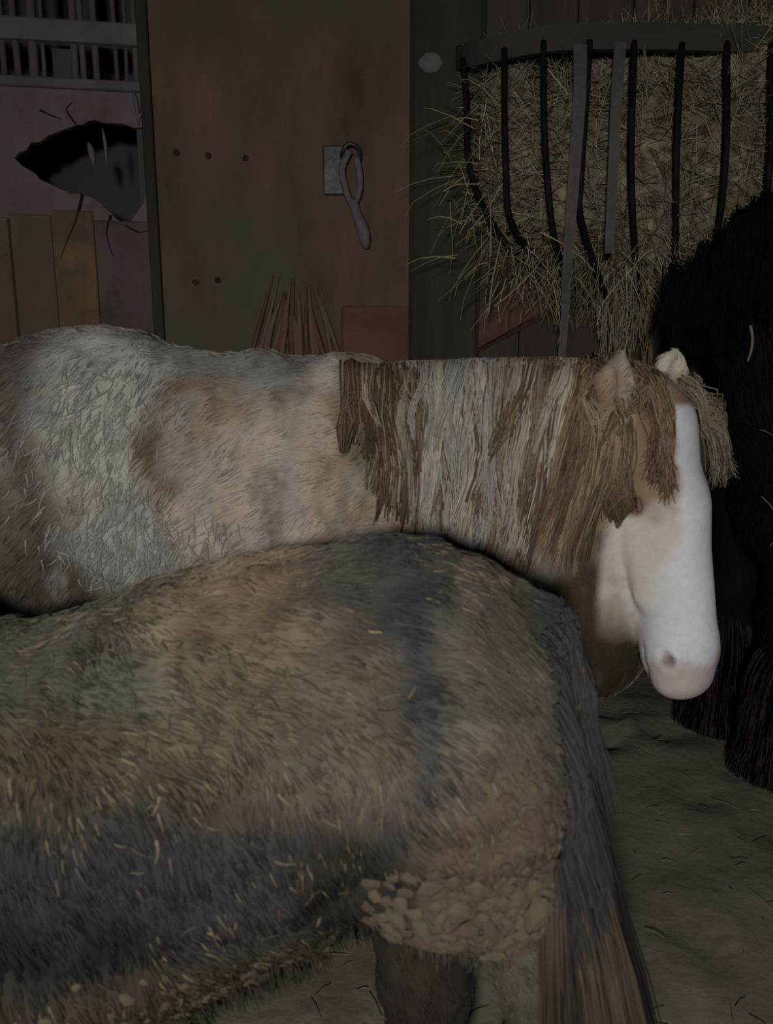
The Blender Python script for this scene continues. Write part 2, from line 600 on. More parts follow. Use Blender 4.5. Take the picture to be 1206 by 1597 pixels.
def plate(name, outer, hole, y0, y1):
    """Board with an outline and an optional hole, given thickness."""
    bm = bmesh.new()
    es = []
    for loop in ([outer] + ([hole] if hole is not None else [])):
        vs = [bm.verts.new((p[0], y0, p[1])) for p in loop]
        es += [bm.edges.new((vs[i], vs[(i + 1) % len(vs)])) for i in range(len(vs))]
    bmesh.ops.triangle_fill(bm, use_beauty=True, edges=es)
    ret = bmesh.ops.extrude_face_region(bm, geom=list(bm.faces))
    for e in ret['geom']:
        if isinstance(e, bmesh.types.BMVert):
            e.co.y = y1
    bmesh.ops.recalc_face_normals(bm, faces=list(bm.faces))
    me = bpy.data.meshes.new(name)
    bm.to_mesh(me)
    bm.free()
    return me

ztop = Q(120, 140)[2]
zmid = Q(60, 330)[2]
hole_px = [(22, 247), (50, 224), (85, 206), (118, 193), (150, 189), (190, 192), (222, 200), (230, 262), (226, 318), (196, 352), (172, 330), (150, 310), (128, 302), (100, 298), (72, 284), (52, 268)]
hole = [(Q(*h)[0], Q(*h)[2]) for h in hole_px]
jag = []
for i in range(len(hole)):
    a, b = np.array(hole[i]), np.array(hole[(i + 1) % len(hole)])
    for t in (0, 0.33, 0.66):
        jag.append(tuple(a + (b - a) * t + rng.normal(0, 0.0035, 2)))
plink('cracked_board', plate('cracked_board', [(-2.3, 0.62), (0.02, 0.62), (0.02, ztop), (-2.3, ztop)], jag, 0.0, 0.028), M['partition'])
# lower facing planks under the hole
xx = -0.02
seams = [0.02, Q(150, 400)[0], Q(85, 400)[0], Q(20, 400)[0], Q(20, 400)[0] - 0.2, Q(20, 400)[0] - 0.42, -1.2, -1.5, -1.9, -2.3]
for i in range(len(seams) - 1):
    zt = [Q(190, 345)[2], Q(120, 330)[2], Q(60, 335)[2], Q(20, 340)[2], zmid, zmid, zmid, zmid, zmid][i]
    m_ = box_mesh('facing_plank', (seams[i + 1] + 0.002, -0.014 - 0.004 * (i % 2), 0.02), (seams[i] - 0.002, 0.0, zt), 0.003, 0.0015)
    plink('facing_plank', m_, M['low_%d' % (i % 4)])
# cracks running out of the hole
for c in ([(118, 193), (104, 172), (112, 160)], [(62, 172), (80, 180), (96, 186)],
          [(128, 302), (118, 345), (105, 375), (95, 402)], [(172, 335), (166, 365), (176, 400)], [(196, 352), (215, 362), (232, 360)]):
    pts = spline([Q(a_, b_, -0.016 if b_ > 300 else -0.002) for a_, b_ in c], 7)
    plink('crack', tube_mesh('crack', pts, np.linspace(0.0042, 0.0016, 7), 5), M['crack'])
# splinters still hanging in the hole
for (p0, p1, w) in (((138, 222), (146, 262), 0.011), ((208, 140), (216, 196), 0.008), ((228, 155), (214, 190), 0.007), ((160, 200), (166, 260), 0.006)):
    a, b = Q(*p0, -0.004), Q(*p1, -0.004)
    plink('splinter', tube_mesh('splinter', spline([a, (a + b) / 2 + [0.004, -0.004, 0], b], 5), np.array([0.4, 1, 1, 0.7, 0.2]) * w, 6), M['ledge'])
# ledge, cross board, bars
plink('ledge_rail', box_mesh('ledge_rail', (-2.3, -0.015, ztop), (0.02, 0.045, ztop + 0.03), 0.005, 0.002), M['ledge'])
z1, z0 = Q(150, 34)[2], Q(150, 70)[2]
plink('cross_board', box_mesh('cross_board', (-2.3, -0.005, z0), (0.02, 0.02, z1), 0.004, 0.002), M['ledge'])
for px, w in ((6, 9), (28, 10), (52, 14), (68, 6), (116, 11), (130, 9), (150, 10), (182, 7), (196, 6), (212, 9), (-20, 10), (-45, 9), (-75, 11), (-110, 10)):
    a = Q(px, 100, 0.02)
    r = w / 2 / FPX * 2.8
    plink('upright_bar', tube_mesh('upright_bar', spline([(a[0], 0.018, ztop), (a[0] + rng.normal(0, .004), 0.018, (ztop + 2.8) / 2), (a[0] + rng.normal(0, .006), 0.018, 2.9)], 5), r, 8), M['bar_grey'])
a = Q(72, 40); b = Q(116, 150)
plink('backing_plate', box_mesh('backing_plate', (a[0], 0.05, ztop), (b[0], 0.06, z0), 0.003), M['dark'])

# ------------------------------------------------------------------ hay rack
RY = 2.52
def bar_path(pts, ys):
    return spline([P(px, py, y) for (px, py), y in zip(pts, ys)], 18)
rack_c = P(960, 260, 2.6)
rack = thing('hay_rack', 'dark iron wall hay rack of bowed bars stuffed with hay', 'hay rack', (rack_c[0], WALL_Y, rack_c[2]))
rail = spline([P(700, 96, WALL_Y), P(745, 84, RY + 0.10), P(860, 62, RY), P(1000, 58, RY - 0.03), P(1140, 62, RY - 0.02), P(1300, 66, RY + 0.02), P(1420, 72, RY + 0.12), P(1470, 80, WALL_Y)], 40)
Vr, Fr = [], []
for k, p in enumerate(rail):
    tn = nrm(rail[min(k + 1, 39)] - rail[max(k - 1, 0)])
    nn = nrm(np.cross(tn, [0, 0, 1]))
    for (u, w) in ((-.012, -.034), (.012, -.034), (.012, .034), (-.012, .034)):
        Vr.append(p + nn * u + np.array([0, 0, w]))
for k in range(39):
    for s in range(4):
        s2 = (s + 1) % 4
        Fr.append((k * 4 + s, k * 4 + s2, (k + 1) * 4 + s2, (k + 1) * 4 + s))
link('top_rail', np_mesh('top_rail', np.array(Vr), np.array(Fr), 4, smooth=False), M['rail'], rack)
bars = [
    ([(722, 92), (728, 163), (735, 272), (790, 380), (900, 470)], (2.62, 2.58, 2.56, 2.66, 2.80)),
    ([(787, 78), (787, 110), (789, 253), (805, 362), (905, 475)], (2.55, 2.50, 2.42, 2.50, 2.80)),
    ([(848, 66), (848, 100), (852, 253), (873, 403), (925, 478)], (RY, 2.46, 2.38, 2.48, 2.80)),
    ([(919, 62), (919, 90), (907, 272), (907, 344), (943, 457), (955, 482)], (RY, 2.45, 2.36, 2.38, 2.56, 2.80)),
    ([(989, 60), (989, 90), (985, 272), (995, 448), (1000, 482)], (RY, 2.45, 2.36, 2.54, 2.80)),
    ([(1064, 60), (1063, 90), (1056, 226), (1053, 416), (1045, 480)], (RY, 2.45, 2.36, 2.50, 2.80)),
    ([(1134, 62), (1134, 90), (1133, 235), (1119, 362), (1085, 475)], (RY, 2.45, 2.37, 2.46, 2.80)),
    ([(1203, 64), (1203, 90), (1202, 250), (1180, 370), (1115, 470)], (RY, 2.46, 2.38, 2.48, 2.80)),
    ([(1272, 66), (1272, 90), (1270, 250), (1240, 370), (1140, 468)], (RY, 2.47, 2.40, 2.50, 2.80)),
    ([(1340, 68), (1340, 95), (1335, 250), (1300, 365), (1160, 465)], (2.55, 2.5, 2.44, 2.54, 2.80)),
]
for pts, ys in bars:
    link('bowed_bar', tube_mesh('bowed_bar', bar_path(pts, ys), 0.0095, 8), M['iron'], rack)
link('bottom_rail', tube_mesh('bottom_rail', spline([P(890, 474, 2.80), P(1000, 482, 2.79), P(1170, 468, 2.80)], 12), 0.011, 8), M['iron'], rack)
for px in (700, 1470):
    p = P(px, 92, WALL_Y)
    link('wall_bracket', box_mesh('wall_bracket', p + np.array([-.03, -.03, -.06]), p + np.array([.03, .0, .06]), 0.004), M['iron'], rack)

# hay in the rack: a packed core plus thousands of stalks
HB = Field(P(690, 480, 2.85) - np.array([0.2, 0.55, 0.1]), P(1400, 0, 2.85) + np.array([0.1, 0.0, 0.1]), 0.022)
for (px, py, y, r) in ((800, 230, 2.70, (.11, .12, .26)), (890, 270, 2.64, (.15, .18, .27)), (1000, 290, 2.63, (.17, .19, .30)), (1110, 260, 2.63, (.17, .19, .28)),
                       (1220, 230, 2.64, (.16, .18, .28)), (1300, 200, 2.68, (.12, .15, .22)), (960, 410, 2.74, (.14, .1, .11)), (1050, 120, 2.70, (.3, .14, .1)), (1180, 110, 2.66, (.2, .17, .14))):
    HB.ell(P(px, py, y), r, k=0.06)
HB.rough(0.03, 0.09, 21)
hv, hf = HB.mesh()
def hay_col(p):
    n = fbm(p, 0.16, 31, 3)[:, None]
    g = rng.random(len(p))[:, None]
    c = srgb(116, 108, 84) * (1 - n) * 1.2 + srgb(150, 143, 120) * n * 1.1
    c = np.where(g > 0.9, srgb(176, 168, 140), c)
    c = np.where(g < 0.22, srgb(84, 68, 54), c)
    return c * rng.uniform(0.85, 1.5, (len(p), 1))
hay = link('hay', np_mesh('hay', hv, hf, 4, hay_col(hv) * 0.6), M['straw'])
tag(hay, 'dry meadow hay packed behind the bowed bars of the wall rack', 'hay', kind='stuff')
nh = 9000
src = hv[rng.integers(0, len(hv), nh)]
src = src[(src[:, 1] < 2.83)]
nh = len(src)
gn = HB.grad(src)
dr = nrm(rng.normal(0, 1, (nh, 3)) * np.array([1, 0.35, 0.9]) + gn * 0.35)
edge = (src[:, 2] < P(900, 390, 2.5)[2])
dr[edge] = nrm(dr[edge] * 0.7 + np.array([0.05, -0.2, -0.9]))
ln = rng.uniform(0.05, 0.2, nh)
tt = np.linspace(-0.35, 0.65, 4)
cv = rng.normal(0, 0.12, (nh, 3))
paths = (src + gn * 0.004)[:, None] + dr[:, None] * (ln[:, None] * tt)[..., None] + cv[:, None] * (ln[:, None] * tt ** 2)[..., None]
paths[:, :, 1] = np.minimum(paths[:, :, 1], WALL_Y - 0.015)
strands('hay_stalks', paths, rng.uniform(0.0008, 0.002, nh), 0.0007, hay_col(src), M['straw'], hay)['kind'] = 'stuff'
# wisps trailing out of the bottom and the left end
wl = []
for k in range(340):
    px, py = rng.uniform(760, 1040), rng.uniform(360, 450)
    if k < 70:
        px, py = rng.uniform(700, 790), rng.uniform(150, 420)
    p0 = P(px, py, rng.uniform(2.42, 2.7))
    d = np.array([rng.normal(-0.1, 0.5), rng.normal(-0.15, 0.1), -rng.uniform(0.3, 1.0)])
    if k < 70:
        d = np.array([rng.normal(-0.5, 0.6), -0.1, rng.normal(-0.1, 0.7)])
    d = nrm(d) * rng.uniform(0.05, 0.2)
    wl.append([p0, p0 + d * 0.4, p0 + d * 0.75 + [0, 0, -0.01], p0 + d + [rng.normal(0, .01), 0, -0.03]])
for k in range(150):          # bunches hanging down in front of the wall
    ex = [958, 978, 940, 1000][k % 4]
    p0 = P(ex + rng.normal(6, 8), rng.uniform(420, 460), rng.uniform(2.55, 2.66))
    p1 = P(ex + rng.normal(8, 7) - 4, rng.uniform(500, 585), 2.6)
    wl.append([p0, p0 * 0.7 + p1 * 0.3 + [rng.normal(0, .006), 0, 0], p0 * 0.35 + p1 * 0.65 + [rng.normal(0, .008), 0, 0], p1])
wl = np.array(wl)
strands('trailing_wisps', wl, rng.uniform(0.001, 0.0024, len(wl)), 0.0008, hay_col(wl[:, 0]) * 1.1, M['straw'], hay)['kind'] = 'stuff'

# straps hanging on the rack front
def strap(name, ctrl, w, mat, n=24):
    pts = spline(ctrl, n)
    V, F = [], []
    for k, p in enumerate(pts):
        tn = nrm(pts[min(k + 1, n - 1)] - pts[max(k - 1, 0)])
        sd = nrm(np.cross(tn, [0, 1, 0]))
        th = nrm(np.cross(sd, tn))
        ww = w[0] + (w[1] - w[0]) * k / (n - 1)
        for (u, q) in ((-ww, -.0015), (ww, -.0015), (ww, .0015), (-ww, .0015)):
            V.append(p + sd * u + th * q)
    for k in range(n - 1):
        for s in range(4):
            s2 = (s + 1) % 4
            F.append((k * 4 + s, k * 4 + s2, (k + 1) * 4 + s2, (k + 1) * 4 + s))
    F.append((0, 1, 2, 3))
    F.append(tuple((n - 1) * 4 + i for i in (3, 2, 1, 0)))
    return np_mesh(name, np.array(V), np.array(F), 4, smooth=False)
s1 = link('strap', strap('strap', [P(905, 70, 2.46), P(904, 150, 2.38), P(895, 280, 2.335), P(886, 400, 2.36), P(882, 480, 2.44), P(876, 560, 2.46)], (0.019, 0.011), M['strap']), M['strap'])
tag(s1, 'long grey-brown strap hanging from the rack rail down behind the cream pony\'s mane', 'strap')
s2 = link('strap', strap('strap', [P(968, 66, 2.46), P(962, 150, 2.375), P(956, 280, 2.34), P(950, 395, 2.385)], (0.017, 0.013), M['strap']), M['strap'])
tag(s2, 'shorter grey-brown strap ending among the hay, in the middle of the rack', 'strap')

# twine loop on a hook in the plywood
tl_p = P(540, 235, BY - 0.01)
tw = thing('twine_loop', 'grey twine loop hanging from a metal hook on the brown plywood', 'twine', tuple(tl_p))
HY = BY - 0.035
link('hook_plate', box_mesh('hook_plate', P(505, 305, BY) + [0, -.014, 0], P(540, 228, BY) + [0, -.002, 0], 0.004), M['metal'], tw)
link('hook', tube_mesh('hook', spline([P(533, 250, BY), P(535, 236, HY), P(545, 224, HY - .01), P(560, 232, HY), P(562, 250, BY - .01)], 14), 0.007, 8), M['metal'], tw)
lp = [P(545, 235, HY - .01), P(534, 262, HY), P(538, 290, HY), P(549, 318, HY), P(560, 300, HY), P(561, 272, HY), P(556, 246, HY - .01)]
link('loop', tube_mesh('loop', spline(lp, 28), 0.0115, 8), M['twine'], tw)
tail_p = spline([P(549, 312, HY), P(558, 338, HY), P(566, 360, HY), P(572, 388, HY + .01)], 12)
link('frayed_tail', tube_mesh('frayed_tail', tail_p, np.linspace(0.016, 0.024, 12) * np.array([1.2, 1, .9, .9, .95, 1, 1.05, 1.05, 1, .9, .7, .3]), 9), M['twine'], tw)

# ------------------------------------------------------------------ horses
def blend_coat(p, base, patches, nscale=0.07, seed=40, namp=0.5):
    """Coat colour by position on the body: soft-edged patches over a base colour."""
    c = np.tile(base, (len(p), 1))
    n = fbm(p, nscale, seed, 3) - 0.5
    for (ctr, rad, col, soft) in patches:
        q = (p - np.asarray(ctr)) / np.asarray(rad)
        d = np.sqrt(q[:, 0] ** 2 + q[:, 2] ** 2 + (q[:, 1] ** 2 if np.asarray(rad)[1] < 5 else 0))
        w = np.clip((1 - d - n * namp * 1.6) / soft + 0.5, 0, 1)
        w = w * w * (3 - 2 * w)
        c = c * (1 - w[:, None]) + np.asarray(col) * w[:, None]
    return c

def scatter(V, F, n, keep=None):
    a, b, c, d = V[F[:, 0]], V[F[:, 1]], V[F[:, 2]], V[F[:, 3]]
    ctr = (a + b + c + d) / 4
    ar = np.linalg.norm(np.cross(c - a, d - b), axis=1)
    if keep is not None:
        ar = ar * keep(ctr)
    i = rng.choice(len(F), n, p=ar / ar.sum())
    u, w = rng.random((n, 1)), rng.random((n, 1))
    return a[i] * (1 - u) * (1 - w) + b[i] * u * (1 - w) + c[i] * u * w + d[i] * (1 - u) * w

def coat_hair(fld, V, F, n, flow, length, rad, colf, keep=None, clump=0.03, lift=0.25, seed=50):
    root = scatter(V, F, n, keep)
    nor = fld.grad(root)
    fl = flow(root) + np.stack([vnoise(root, 0.06, seed + i) - 0.5 for i in range(3)], -1) * 0.9
    # matting: hairs of one little cell share a tip
    cell = np.floor(root / clump + vnoise(root, clump * 1.5, seed + 5)[:, None] * 1.5)
    key = (cell @ np.array([73856093, 19349663, 83492791])).astype(np.int64)
    _, inv = np.unique(key, return_inverse=True)
    inv = inv.ravel()
    m = inv.max() + 1
    cen = np.stack([np.bincount(inv, root[:, i], m) / np.bincount(inv, minlength=m) for i in range(3)], -1)[inv]
    shade = rng.uniform(0.9, 1.1, m)[inv]
    fl = nrm(fl - nor * (fl * nor).sum(1, keepdims=True))
    L = (length(root) if callable(length) else length) * rng.uniform(0.7, 1.25, n)
    tip = root + fl * L[:, None] + nor * (L * lift * rng.uniform(0.5, 1.3, n))[:, None]
    ctip = cen + fl * L[:, None] + nor * (L * lift)[:, None]
    tip = tip * 0.68 + ctip * 0.32
    mid = (root + tip) / 2 + nor * (L * lift * 0.35)[:, None]
    paths = np.stack([root - nor * 0.002, mid, tip], 1)
    col = colf(root) * shade[:, None] * rng.uniform(0.9, 1.1, (n, 1))
    return paths, col, rad * rng.uniform(0.7, 1.3, n)

def hoof_mesh(p, r, d=(1, 0)):
    me = tube_mesh('hoof', [np.array([p[0] + d[0] * .02, p[1] + d[1] * .02, -0.012]), np.array([p[0] + d[0] * .012, p[1] + d[1] * .012, 0.03]), np.array([p[0], p[1], 0.07])], [r * 1.15, r * 1.02, r * 0.85], 14)
    return me

EX, EY, EZ = np.eye(3)

# ================================================================== 1. the pale pony with the white blaze
YM = 1.56
pony = thing('pony', 'cream and brown shaggy pony with white-blazed face, standing behind the grey pony', 'pony', (-0.1, YM, 0))
FP = Field((-1.12, 1.02, -0.02), (0.92, 2.02, 1.42), 0.008)
c = lambda px, py, dy=0: P(px, py, YM + dy)
# trunk: rump, loin, barrel, shoulder
FP.ell(c(165, 768), (0.27, 0.225, 0.312), k=0.05)
FP.ell(c(-50, 795), (0.27, 0.23, 0.285), k=0.06)
FP.cone(c(100, 768), c(430, 785), 0.298, 0.276, 0.06, EY, 0.80)
FP.cone(c(430, 785), c(640, 800), 0.272, 0.25, 0.06, EY, 0.84)
FP.ell(c(700, 860), (0.22, 0.20, 0.25), k=0.08)
FP.cone(c(545, 640), c(640, 720), 0.10, 0.14, 0.06)
# neck, turning a little towards the viewer
n0, n1, n2, n3 = c(640, 790), c(760, 735, -0.02), c(860, 715, -0.04), c(945, 690, -0.06)
FP.cone(n0, n1, 0.215, 0.19, 0.06, EY, 0.72)
FP.cone(n1, n2, 0.19, 0.165, 0.06, EY, 0.68)
FP.cone(n2, n3, 0.165, 0.12, 0.06, EY, 0.75)
FP.cone(c(800, 900), c(900, 850, -0.04), 0.17, 0.12, 0.08, EY, 0.75)     # gullet
FP.ell(c(870, 950, 0.03), (0.16, 0.17, 0.17), k=0.08)                          # breast
FP.ell(c(925, 995, 0.05), (0.11, 0.12, 0.12), k=0.08)
# legs
def leg(Fd, pts, rs, k=0.04):
    for i in range(len(pts) - 1):
        Fd.cone(pts[i], pts[i + 1], rs[i], rs[i + 1], k)
gx0 = lambda px: c(px, 800)[0]
def foreleg(Fd, x, y, top, s=1.0, dx=0.0):
    leg(Fd, [(x, y, top), (x + 0.01, y, 0.36 * s), (x, y, 0.32 * s), (x - 0.005 + dx, y, 0.12 * s), (x + 0.02 + dx, y, 0.05 * s)], [0.085 * s, 0.048 * s, 0.045 * s, 0.034 * s, 0.046 * s], 0.03)
def hindleg(Fd, x, y, top, s=1.0, dx=0.0, f=1):
    # f = +1: the horse faces +x (hock points to -x)
    leg(Fd, [(x, y, top), (x + 0.10 * f, y, top - 0.16 * s), (x - 0.10 * f + dx, y, 0.40 * s), (x - 0.07 * f + dx, y, 0.14 * s), (x - 0.04 * f + dx, y, 0.05 * s)], [0.15 * s, 0.12 * s, 0.05 * s, 0.037 * s, 0.048 * s], 0.05)
fx, hx = gx0(800), gx0(-60)
for sy in (-0.12, 0.12):
    foreleg(FP, fx + (0.03 if sy > 0 else -0.02), YM + sy, 0.62)
    hindleg(FP, hx + (0.04 if sy > 0 else -0.02), YM + sy, 0.85)
# head frame: u down the nose, v out of the forehead, w towards the pony's near (right) side
H0 = P(1034, 604, YM - 0.07)
H1 = P(1096, 1068, YM - 0.20)
hu = nrm(H1 - H0)
hv_ = np.array([0.52, -0.85, 0.0])
hv_ = nrm(hv_ - hu * (hv_ @ hu))
hw = np.cross(hu, hv_)
if hw[1] > 0 and False:
    hw = -hw
HL = np.linalg.norm(H1 - H0)
near = -1.0 if (-hw)[0] < hw[0] else 1.0       # sign of w that lies on the left in the picture (cheek we see)
def Hd(u, v, w):
    return H0 + hu * u * HL / 0.58 + hv_ * v + hw * w
RH = np.stack([hu, hv_, hw])
FP.cone(n3, Hd(0.05, -0.06, 0), 0.12, 0.085, 0.05)
FP.ell(Hd(0.09, -0.05, 0), (0.12, 0.085, 0.084), RH, 0.04)               # braincase
FP.ell(Hd(0.20, -0.045, 0), (0.13, 0.075, 0.084), RH, 0.04)              # forehead and eye region
for s in (-1, 1):
    FP.ell(Hd(0.215, -0.130, s * 0.050), (0.118, 0.092, 0.034), RH, 0.035)  # round jowls
    FP.ell(Hd(0.195, -0.022, s * 0.066), (0.045, 0.03, 0.022), RH, 0.02)   # brow
    FP.cone(Hd(0.25, -0.045, s * 0.078), Hd(0.40, -0.055, s * 0.062), 0.022, 0.012, 0.012)   # cheek crest
FP.cone(Hd(0.24, -0.035, 0), Hd(0.48, -0.03, 0), 0.080, 0.062, 0.04, hw, 0.97)   # nasal bone
FP.cone(Hd(0.27, -0.115, 0), Hd(0.49, -0.072, 0), 0.060, 0.044, 0.03, hw, 0.85)    # lower jaw
FP.ell(Hd(0.520, -0.040, 0), (0.075, 0.058, 0.073), RH, 0.03)            # muzzle
FP.ell(Hd(0.572, -0.045, 0), (0.036, 0.042, 0.058), RH, 0.025)           # upper lip
FP.ell(Hd(0.535, -0.083, 0), (0.040, 0.028, 0.042), RH, 0.02)            # lower lip and chin
for s in (-1, 1):
    FP.ell(Hd(0.515, -0.018, s * 0.054), (0.035, 0.020, 0.018), RH, 0.015)       # nostril rim
    FP.ell(Hd(0.522, -0.014, s * 0.067), (0.017, 0.009, 0.010), RH, 0.012, sub=True)
    FP.ell(Hd(0.218, -0.022, s * 0.088), (0.020, 0.012, 0.012), RH, 0.012, sub=True)  # eye socket
FP.cone(Hd(0.49, -0.074, 0.066), Hd(0.555, -0.074, 0.05), 0.006, 0.004, 0.008, sub=True)
FP.cone(Hd(0.49, -0.074, -0.066), Hd(0.555, -0.074, -0.05), 0.006, 0.004, 0.008, sub=True)
# ears
ears = [(P(958, 655, YM - 0.15), P(957, 598, YM - 0.185), P(970, 548, YM - 0.185)), (P(1040, 612, YM - 0.03), P(1048, 572, YM - 0.03), P(1058, 535, YM - 0.03))]
for (e0, e1, e2), fd in zip(ears, (np.array([0.25, -0.95, 0.1]), np.array([0.5, -0.85, 0.1]))):
    fd = nrm(fd)
    FP.cone(e0, e1, 0.034, 0.036, 0.015, fd, 0.6)
    FP.cone(e1, e2, 0.034, 0.007, 0.012, fd, 0.6)
    FP.cone(e0 + fd * 0.022, (e1 * .6 + e2 * .4) + fd * 0.022, 0.019, 0.012, 0.010, sub=True)
face_ctr = Hd(0.33, -0.03, 0)
def body_mask(p):
    return np.clip((np.linalg.norm(p - face_ctr, axis=1) - 0.25) / 0.1, 0.06, 1)
FP.rough(0.012, 0.07, 61, body_mask)
pv, pf = FP.mesh()

cc = lambda px, py: c(px, py, -0.15)
R_ = lambda a, b: (a, 9, b)
CREAM, GREYW, BROWN, DKB, TAN = srgb(176, 163, 149), srgb(178, 175, 170), srgb(106, 88, 70), srgb(98, 80, 64), srgb(160, 143, 122)
pal_patches = [
    (cc(-30, 760), R_(0.22, 0.40), srgb(106, 97, 89), 0.8),
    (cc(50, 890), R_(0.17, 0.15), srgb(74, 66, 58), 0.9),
    (cc(10, 640), R_(0.08, 0.16), srgb(102, 95, 88), 0.9),
    (cc(360, 560), R_(0.34, 0.075), srgb(142, 139, 134), 0.7),
    (cc(150, 610), R_(0.13, 0.10), GREYW * 1.05, 0.6),
    (cc(190, 680), R_(0.10, 0.12), GREYW * 1.0, 0.6),
    (cc(240, 810), R_(0.12, 0.11), srgb(160, 158, 154), 0.7),
    (cc(285, 690), R_(0.075, 0.11), BROWN, 0.7),
    (cc(330, 640), R_(0.075, 0.06), srgb(138, 120, 102), 0.8),
    (cc(430, 760), R_(0.16, 0.15), CREAM, 0.7),
    (cc(510, 680), R_(0.08, 0.10), CREAM * 0.97, 0.8),
    (cc(525, 585), R_(0.045, 0.03), srgb(182, 178, 168), 0.6),
    (cc(565, 640), R_(0.05, 0.09), BROWN * 0.8, 0.7),
    (cc(750, 740), R_(0.26, 0.26), TAN * 0.92, 0.7),
    (cc(890, 760), R_(0.08, 0.20), srgb(138, 116, 92), 0.8),
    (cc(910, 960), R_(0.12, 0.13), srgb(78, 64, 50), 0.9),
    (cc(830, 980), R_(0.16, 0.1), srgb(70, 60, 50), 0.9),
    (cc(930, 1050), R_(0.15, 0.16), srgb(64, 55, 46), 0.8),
    (cc(-20, 690), R_(0.12, 0.26), srgb(96, 89, 82), 0.9),
]
def head_mask(p):
    q = p - H0
    u = (q @ hu) / (HL / 0.58)
    v = q @ hv_
    w = q @ hw * near
    lim = np.interp(u, [0, 0.30, 0.37, 0.42, 0.6], [0.12, 0.235, 0.19, 0.125, 0.125])
    return np.clip((u + 0.03) / 0.06, 0, 1) * np.clip((v + lim) / 0.02, 0, 1) * np.clip((0.135 - np.abs(w)) / 0.02, 0, 1) * (u < 0.68)
def pal_coat(p):
    col = blend_coat(p, srgb(158, 146, 132), pal_patches, 0.07, 40, 0.55)
    trunk = np.clip((c(880, 800)[0] - p[:, 0]) / 0.06, 0, 1)[:, None]
    g_ = trunk * np.clip((fbm(p * np.array([1, 0.4, 0.7]), 0.05, 42, 3) - 0.5) * 6, 0, 1)[:, None] * 0.6
    col = col * (1 - g_) + srgb(146, 143, 138) * g_
    d_ = np.clip((fbm(p * np.array([1, 0.4, 0.5]), 0.035, 46, 3) - 0.56) * 8, 0, 1)[:, None] * 0.5
    col = col * (1 - d_) + srgb(92, 82, 72) * d_
    # streaky matting on hindquarters
    s = fbm(p * np.array([1, 0.3, 0.45]), 0.022, 44, 2)
    col = col * (0.84 + 0.34 * s)[:, None]
    # head colours, in the head's own frame
    q = p - H0
    u = (q @ hu) / (HL / 0.58)
    v = q @ hv_
    w = q @ hw * near
    head = head_mask(p)
    n = (fbm(p, 0.035, 47, 3) - 0.5)
    hc = np.tile(srgb(142, 122, 98), (len(p), 1))                    # brown sides of the head
    def put(wt, colr):
        nonlocal hc
        wt = np.clip(wt, 0, 1)
        wt = (wt * wt * (3 - 2 * wt))[:, None]
        hc = hc * (1 - wt) + colr * wt
    white = srgb(222, 224, 228)
    put((u - 0.20 + n * 0.06) / 0.07 * np.clip((v + 0.135) / 0.05 , 0, 1), srgb(206, 200, 190))   # pale cheek below the eye
    half = 0.058 + 0.020 * np.clip((u - 0.16) / 0.2, 0, 1) + 0.05 * np.clip((u - 0.42) / 0.08, 0, 1)
    put((half - np.abs(w + 0.014) + n * 0.03) / 0.022 * np.clip((u - 0.035) / 0.03, 0, 1) * np.clip((v + 0.075) / 0.03, 0, 1), white)
    put((u - 0.36 + n * 0.05) / 0.05, srgb(214, 211, 206))
    put((-0.075 - v + n * 0.05) / 0.04 * np.clip((u - 0.22) / 0.06, 0, 1), srgb(166, 156, 142))  # shading under cheek and jaw, painted into the coat colour
    put((-0.125 - v + n * 0.04) / 0.03 * np.clip((u - 0.2) / 0.05, 0, 1), srgb(146, 134, 120))  # deeper jaw shading, painted in the same way
    put((half - np.abs(w) + n * 0.02) / 0.03 * np.clip((u - 0.3) / 0.05, 0, 1) * np.clip((v + 0.075) / 0.03, 0, 1), white)
    put((u - 0.515 + n * 0.05) / 0.03, srgb(196, 184, 182))          # pink nose
    put(1.4 - np.linalg.norm(p - Hd(0.57, -0.02, -0.005 * near), axis=1) / 0.022, srgb(166, 142, 144))
    for s in (-1, 1):
        put(1.6 - np.linalg.norm((p - Hd(0.218, -0.026, s * 0.086)), axis=1) / 0.02, srgb(132, 84, 82))
        put(1.5 - np.linalg.norm((p - Hd(0.522, -0.014, s * 0.065)), axis=1) / 0.012, srgb(138, 118, 116))
    col = col * (1 - head[:, None]) + hc * head[:, None]
    ef = np.zeros(len(p))
    ear_far = np.clip((p[:, 2] - P(1050, 585, YM - .03)[2]) / 0.01, 0, 1) * (p[:, 0] > P(1012, 580, YM)[0])
    col = col * (1 - ear_far[:, None]) + srgb(196, 190, 174) * ear_far[:, None]
    return col
body = link('body', np_mesh('pony_body', pv, pf, 4, pal_coat(pv)), M['coat'], pony)

def pal_flow(p):
    f = np.tile(np.array([-0.75, 0, -0.5]), (len(p), 1))
    f[p[:, 0] < c(330, 800)[0]] = np.array([-0.55, 0, -0.75])
    hd = np.linalg.norm(p - face_ctr, axis=1) < 0.33
    f[hd] = hu
    return f
def pal_len(p):
    d = np.linalg.norm(p - face_ctr, axis=1)
    return np.where(d < 0.3, 0.008, np.where(p[:, 0] < c(420, 800)[0], 0.022, 0.017))
hp, hc_, hr = coat_hair(FP, pv, pf, 52000, pal_flow, pal_len, 0.0010, pal_coat,
                        keep=lambda q: np.where((head_mask(q) > 0.5) & ((q - H0) @ hu > 0.02), 0.0, 1.0) * np.where(q[:, 1] < YM + 0.08, 1, 0.35) * np.where(q[:, 2] > 0.3, 1, 0.3), clump=0.022, lift=0.07)
o = strands('coat_hair', hp, hr, 0.0004, hc_, M['hair'], pony)
o['kind'] = 'stuff'

